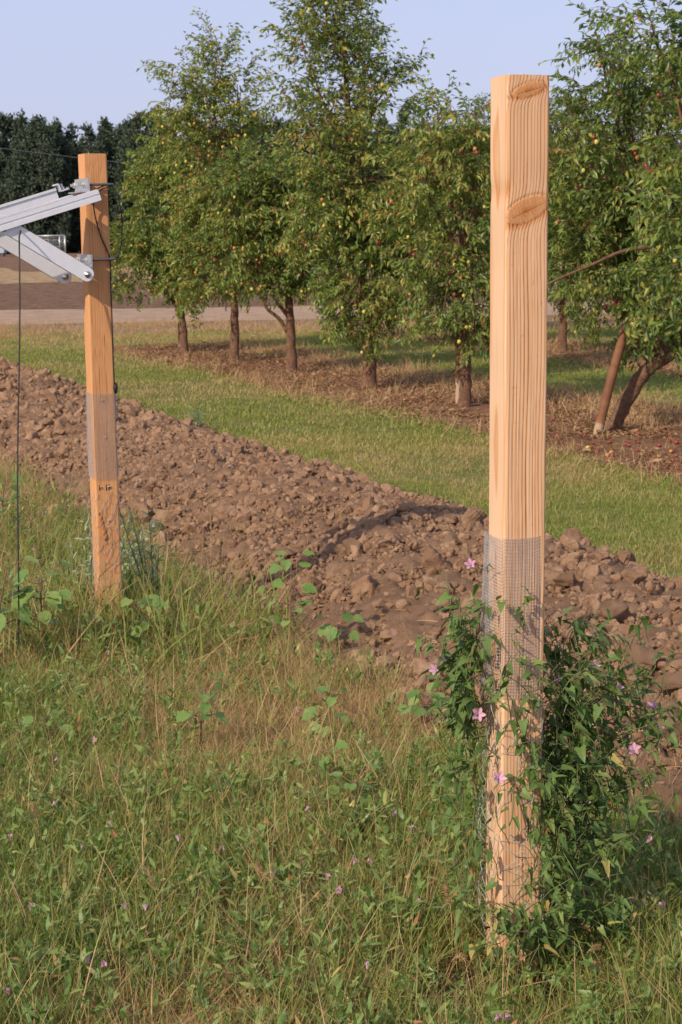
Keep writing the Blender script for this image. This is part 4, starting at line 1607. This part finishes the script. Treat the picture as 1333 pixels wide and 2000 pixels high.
def seed_stalk(px, py, tx, ty, dy, r_, label, head='fox'):
    b_ = gp(px, py)
    root = thing("grass_stalk", label, "grass stalk", tuple(b_), 0, "seeding grass stalks")
    e = at(tx, ty, b_[1] + dy) - b_
    cv = bez([0, 0, 0], e * .5 + np.array([.004, 0, .03]), e, n=10)
    g = Geo()
    g.tube(cv[:-4], r_, 5)
    g.build("stalk", MAT['straw'], root)
    g = Geo()
    rr = np.random.default_rng(int(px * 7 + py))
    tip = cv[-8:]
    for j in range(90):
        x = rr.random() * 7
        i = min(int(x), 6)
        q = tip[i] + (tip[i + 1] - tip[i]) * (x - i)
        d = (tip[i + 1] - tip[i])
        d = d / np.linalg.norm(d) * .9 + rr.normal(0, .4, 3)
        d /= np.linalg.norm(d)
        g.tube([q, q + d * rr.uniform(.008, .016)], [.0011, .0003], 3, float(np.clip(rr.normal(.6, .15), 0, 1)), cap=False)
    g.build("seed_head", MAT['straw'], root)


for a in [(570, 1390, 532, 1205, 0, .0012, "lone stalk with a soft reddish seed head in front of the soil ridge"),
          (205, 1170, 257, 965, -.1, .0016, "long grass stalk leaning across the front of the orange brown post"),
          (212, 1180, 250, 1000, -.12, .0014, "pale plumed grass stalk crossing the edge of the orange brown post"),
          (388, 1170, 398, 1040, 0, .0013, "upright seeding stalk against the dark gaps of the soil ridge"),
          (410, 1180, 412, 972, 0, .0014, "tallest thin dark seeding stalk in front of the soil ridge"),
          (425, 1190, 432, 1060, 0, .0012, "short slender seeding stalk among fine dry grass"),
          (885, 1890, 872, 1735, 0, .0014, "tan knobbly seed stalk left of the vine covered post"),
          (80, 1700, 66, 1575, 0, .0014, "yellow seed spike on a red stalk in the meadow at left"),
          (575, 1840, 500, 1690, 0, .0014, "bent dry tan stalk lying over low weeds"),
          (955, 1960, 962, 1760, -.1, .0013, "pale dry stalk rising before the foot of the pale post"),
          (1120, 1930, 1165, 1850, 0, .0014, "curled brown seed stalk right of the pale post foot"),
          (1310, 1700, 1312, 1590, 0, .0013, "thin brown stalk near the right frame edge below the soil"),
          (320, 1870, 290, 1700, 0, .0012, "slim tan seed stalk above dark low weeds"),
          (860, 1930, 905, 1870, 0, .0012, "short straw stalk leaning toward the pale post"),
          (630, 1420, 655, 1300, 0, .0011, "faint reddish stalk between broad leaved weeds")]:
    seed_stalk(*a)

# loose straws lying on the soil
ST = [(835, 1220, .11, 2.3), (860, 1077, .09, .05), (1000, 1385, .06, .6), (1300, 1345, .1, .5), (1250, 1345, .09, .9), (1235, 1300, .05, .3), (1290, 1290, .04, .8), (675, 1175, .06, 2.2), (780, 1200, .05, 2.6), (745, 1218, .05, 2.7),
      (1310, 1600, .12, 1.0), (1330, 1490, .1, .2), (1290, 1520, .12, 2.4), (1270, 1630, .14, 1.1), (590, 1000, .05, 1.4), (300, 925, .05, .3), (1205, 1420, .12, .2), (1230, 1440, .10, 2.9)]
STM = [Geo().tube(bez([-.5, 0, 0], [0, .03, .03], [.5, 0, 0], n=4), .016, 5, t_).mesh("straw", MAT['straw']) for t_ in (.6, .75)]
for i, (x, y, L, a) in enumerate(ST):
    q = gp(x, y, .12)
    n_, s_ = to_ns(q)
    q[2] = max(.05, float(ridge_h(np.array([n_]), np.array([s_]))[0])) + .045
    o = bpy.data.objects.new("loose_straw", STM[i % 2])
    COL.objects.link(o)
    o.location = q
    o.scale = (L, L, L)
    o.rotation_euler = (0, .12, a)
    tag(o, "single pale dry straw lying on the turned soil", "straw", "loose straws on the soil")


# ------------------------------------------------------------------ bindweed flowers
def flower_mesh(seed, open_):
    r = np.random.default_rng(seed)
    g = Geo()
    k = 20
    a = np.arange(k) * 2 * math.pi / k
    rings = []
    for (z, rad, pl) in ((0, .0014, 0), (.006, .0022, 0), (.012, .0036, .1), (.017, .0036 + .0052 * open_, .22), (.020, .0036 + .0085 * open_, .3)):
        rr = rad * (1 + pl * np.cos(5 * a))
        rings.append(np.c_[rr * np.cos(a), rr * np.sin(a), np.full(k, z) + .002 * pl * np.cos(5 * a + 1)])
    V = np.vstack(rings)
    i = np.arange(4)[:, None] * k
    j = np.arange(k)[None]
    Qf = np.stack([i + j, i + (j + 1) % k, i + k + (j + 1) % k, i + k + j], -1).reshape(-1, 4)
    t = np.repeat([.9, .8, .5, .3, .1], k) + .2 * np.tile(np.cos(5 * a), 5)
    g.add(V, Qf, np.clip(t, 0, 1))
    return g.mesh("corolla", MAT['petal'])


FL = [flower_mesh(1, 1.0), flower_mesh(2, .75), flower_mesh(3, .45), flower_mesh(4, .2)]
g = Geo()
g.tube(bez([0, 0, -.05], [.004, 0, -.02], [0, 0, .002], n=4), .0009, 4, .5)
g.tube([[0, 0, -.003], [0, 0, .002], [0, 0, .007]], [.001, .0024, .0017], 6, .5)
STK = g.mesh("flower_stalk", MAT['stem'])


def flower(q, label, group, kind, tilt, size=1.0, parent=None):
    r_ = (rng.normal(.45, .35), rng.normal(0, .35), rng.uniform(0, 6.28)) if tilt is None else tilt
    if parent is None:
        root = thing("bindweed_flower", label, "flower", tuple(q), 0, group)
    else:
        root = bpy.data.objects.new("flower", None)
        COL.objects.link(root)
        root.parent = parent
        root.location = q
    root.rotation_euler = r_
    root.scale = (size,) * 3
    for nm, me in (("corolla", FL[kind]), ("flower_stalk", STK)):
        o = bpy.data.objects.new(nm, me)
        COL.objects.link(o)
        o.parent = root


for i, (x, y) in enumerate([(668, 1742), (536, 1715), (284, 1782), (198, 1890), (428, 1660), (767, 1594), (806, 1625), (220, 1615), (596, 1585), (162, 1660), (22, 1643), (180, 1450), (105, 1487), (718, 1895), (585, 1392),
                            (615, 1408), (100, 1575), (350, 1645), (60, 1780), (175, 1885), (330, 1195), (65, 1225), (212, 1280), (110, 1235), (690, 1690), (731, 1686), (965, 1995), (985, 1996), (1265, 1770), (1297, 1777), (1233, 1768), (245, 1780), (640, 1720), (812, 1770), (20, 1945),
                            (250, 1022), (90, 1005), (132, 990), (68, 1075), (270, 1115)]):
    q = gp(x, y, .10)
    flower(q, "small pink bindweed flower rising from the low green meadow weeds", "pink flowers in the meadow", int(rng.choice([1, 2, 2, 3])), None, .8)


# ------------------------------------------------------------------ the bindweed on the near post
vine = thing("bindweed_vine", "dense green bindweed climbing the lower half of the pale timber post", "vine", (P1[0], P1[1], 0), 0)
vp = np.array([P1[0], P1[1], 0])
stm, fol = Geo(), Geo()
r = np.random.default_rng(77)
VA = [arrow_leaf(1, .8, .25, .25), arrow_leaf(1, .55, .3, .15), arrow_leaf(1, .7, .1, .4), arrow_leaf(1, .5, .45, .3)]
VA = [(V, [Fc], np.zeros(len(V))) for V, Fc in VA]
LP, LM_, LS, LT = [], [], [], []


def runner(p, d, L, up, step=.021, size=(.022, .042), leafy=1.0, clump=None):
    k = max(4, int(L / .03))
    pts = [p.copy()]
    d = d / np.linalg.norm(d)
    for i in range(k):
        d = d + r.normal(0, .28, 3) + np.array([0, 0, up])
        if clump is not None:
            d += (clump - pts[-1]) * 3.0
        d /= np.linalg.norm(d)
        nx_ = pts[-1] + d * .03
        loc_ = np.array([(nx_ - vp) @ EX, (nx_ - vp) @ EY])       # stay outside the timber
        if max(abs(loc_[0]), abs(loc_[1])) < .056 and nx_[2] > 0:
            o = nx_ - vp
            o[2] = 0
            nx_ = nx_ + o / (np.linalg.norm(o) + 1e-6) * .02
        if nx_[2] < .01:
            nx_[2] = .01
        pts.append(nx_)
    pts = np.array(pts)
    stm.tube(pts, np.linspace(.0013, .0008, len(pts)), 4, .5, cap=False)
    n_ = int(L / step * leafy)
    for j in range(n_):
        x = r.random() * (len(pts) - 1)
        i = min(int(x), len(pts) - 2)
        q = pts[i] + (pts[i + 1] - pts[i]) * (x - i)
        out = q - vp
        az = math.atan2(out[1], out[0]) + r.normal(0, .9)
        M = rotz(np.array(az)) @ roty(np.array(r.normal(.45, .55))) @ rotx(np.array(r.normal(0, .45)))
        pet = M @ np.array([.012, 0, 0])
        LP.append(q + pet)
        LM_.append(M)
        LS.append(r.uniform(*size))
        tv = np.clip(r.normal(.36, .16), 0, .8)
        brown = .13 * np.clip((.55 - q[2]) / .4, 0, 1.2)
        if r.random() < brown:
            tv = r.uniform(.82, 1)
        LT.append(tv)
    return pts


# (px, py, radius px, distance behind the post front, count, leafiness)
for (px, py, rp, dy, cnt, lf_) in [(1095, 1335, 34, .05, 13, 1), (1112, 1420, 50, .05, 26, 1), (1190, 1370, 48, .08, 8, .7), (1245, 1345, 30, .10, 4, .6), (1215, 1440, 50, .08, 8, .8), (1262, 1440, 26, .1, 5, .7),
                                   (1103, 1520, 50, .03, 32, 1), (1180, 1545, 55, .06, 11, .8), (1105, 1630, 58, .02, 26, 1), (1150, 1690, 50, .05, 7, .9), (1085, 1740, 58, -.03, 20, 1), (1150, 1800, 60, 0, 7, .9),
                                   (1060, 1840, 60, -.08, 14, 1), (1240, 1650, 45, .05, 3, .6), (1090, 1900, 60, -.05, 7, .9),
                                   (915, 1245, 22, .02, 6, 1), (922, 1315, 28, .02, 10, 1), (928, 1390, 32, .0, 11, 1), (930, 1470, 40, 0, 7, .9), (925, 1560, 40, 0, 6, .8), (935, 1650, 36, -.02, 4, .8), (930, 1780, 40, -.03, 3, .7), (895, 1420, 26, .02, 3, .7),
                                   (1000, 1400, 40, -.07, 3, .9), (1045, 1390, 30, -.06, 4, .8), (985, 1480, 40, -.075, 3, .7), (1055, 1500, 34, -.06, 5, .9), (1000, 1610, 45, -.075, 3, .6), (1055, 1640, 34, -.06, 5, .9), (1005, 1740, 45, -.075, 4, .9), (1020, 1830, 42, -.085, 5, 1), (990, 1915, 50, -.1, 4, 1), (960, 1900, 50, -.08, 6, .9)]:
    cen = at(px, py, P1[1] + dy)
    for _ in range(int(cnt * 1.35 + .5) if px > 1060 or px < 950 else cnt):
        a, b_, c_ = r.normal(0, .5, 3)
        m = P1[1] / F * 1.03
        q = at(px + a * rp, py + b_ * rp, P1[1] + dy + c_ * rp * m)
        if q[2] < .02:
            q[2] = .02
        o = q - vp
        d = np.array([-o[1], o[0], 0]) * r.choice([-1, 1]) + np.array([0, 0, .12]) + o * np.array([.4, .4, 0])
        runner(q, d, r.uniform(.12, .24), .10, leafy=lf_ * .9, size=(.018, .037), clump=cen)
# sparse stems over the mesh and the arching ones on the right
for pts, lv in (([(1060, 1300), (1030, 1290), (1010, 1265), (1000, 1240), (1025, 1215), (1018, 1190), (1035, 1160), (1015, 1140)], 16),
                ([(948, 1290), (945, 1200), (950, 1130), (955, 1100)], 8), ([(1065, 1330), (1030, 1310), (1015, 1280)], 5),
                ([(1230, 1640), (1225, 1520), (1215, 1430), (1170, 1400), (1140, 1380)], 18), ([(1120, 1765), (1170, 1800), (1260, 1815), (1300, 1790)], 5),
                ([(1230, 1340), (1262, 1310), (1258, 1330), (1240, 1345)], 7), ([(1270, 1500), (1285, 1440), (1272, 1390)], 10),
                ([(905, 1240), (900, 1210), (912, 1185)], 6), ([(1030, 1640), (1045, 1560), (1040, 1500), (1046, 1440)], 6), ([(880, 1290), (868, 1260), (872, 1235)], 4)):
    yl = -.062
    P = [W_ for W_ in (at(x, y, P1[1] + (yl if 950 < x < 1070 else .02)) for x, y in pts)]
    cv = bez(*P, n=6) + r.normal(0, .0015, (len(P) * 6 - 5, 3))
    stm.tube(cv, .001, 4, .5)
    for _ in range(lv):
        q = cv[r.integers(len(cv))]
        M = rotz(np.array(r.uniform(3.4, 6.0))) @ roty(np.array(r.normal(.3, .6))) @ rotx(np.array(r.normal(0, .6)))
        LP.append(q)
        LM_.append(M)
        LS.append(r.uniform(.014, .028))
        LT.append(float(np.clip(r.normal(.35, .15), 0, .8)))
LP, LM_, LS, LT = np.array(LP) - vp, np.array(LM_), np.array(LS), np.array(LT)
inside = (np.abs(LP @ EX) < .05) & (np.abs(LP @ EY) < .05)
pick = r.integers(0, 4, len(LP))
for i in range(4):
    q = (pick == i) & ~inside
    fol.inst(VA[i], LP[q], LM_[q], LS[q], LT[q])
tmp = stm.v
stm.v = [v - vp for v in tmp]
stm.build("stem", MAT['stem'], vine)
fol.build("foliage", MAT['vine'], vine, smooth=False)
for (x, y, k, dy, tl) in [(923, 1100, 1, .02, (.9, -.5, 0)), (933, 1391, 0, -.06, (1.1, .1, 0)), (973, 1517, 0, -.09, (.9, .2, 0)), (1157, 1303, 0, .05, (.6, .1, 0)), (1203, 1347, 0, .05, (.7, -.1, .3)), (1271, 1382, 1, .06, (.4, .1, 0)),
                          (1240, 1462, 0, .03, (.8, -.3, 0)), (873, 1284, 2, .02, (.8, -.8, 0)), (858, 1302, 1, .02, (.8, -1.0, 0)), (1290, 1425, 3, .03, (.6, 0, 0)), (1150, 1562, 3, .0, (.5, .6, 0)), (1088, 1330, 2, .03, (.6, 0, 0)), (1187, 1328, 3, .05, (.3, 0, 0)), (1263, 1640, 3, .05, (.5, .4, 0))]:
    flower(at(x, y + 8, P1[1] + dy) - vp, None, None, k, tl, 1.0, vine)
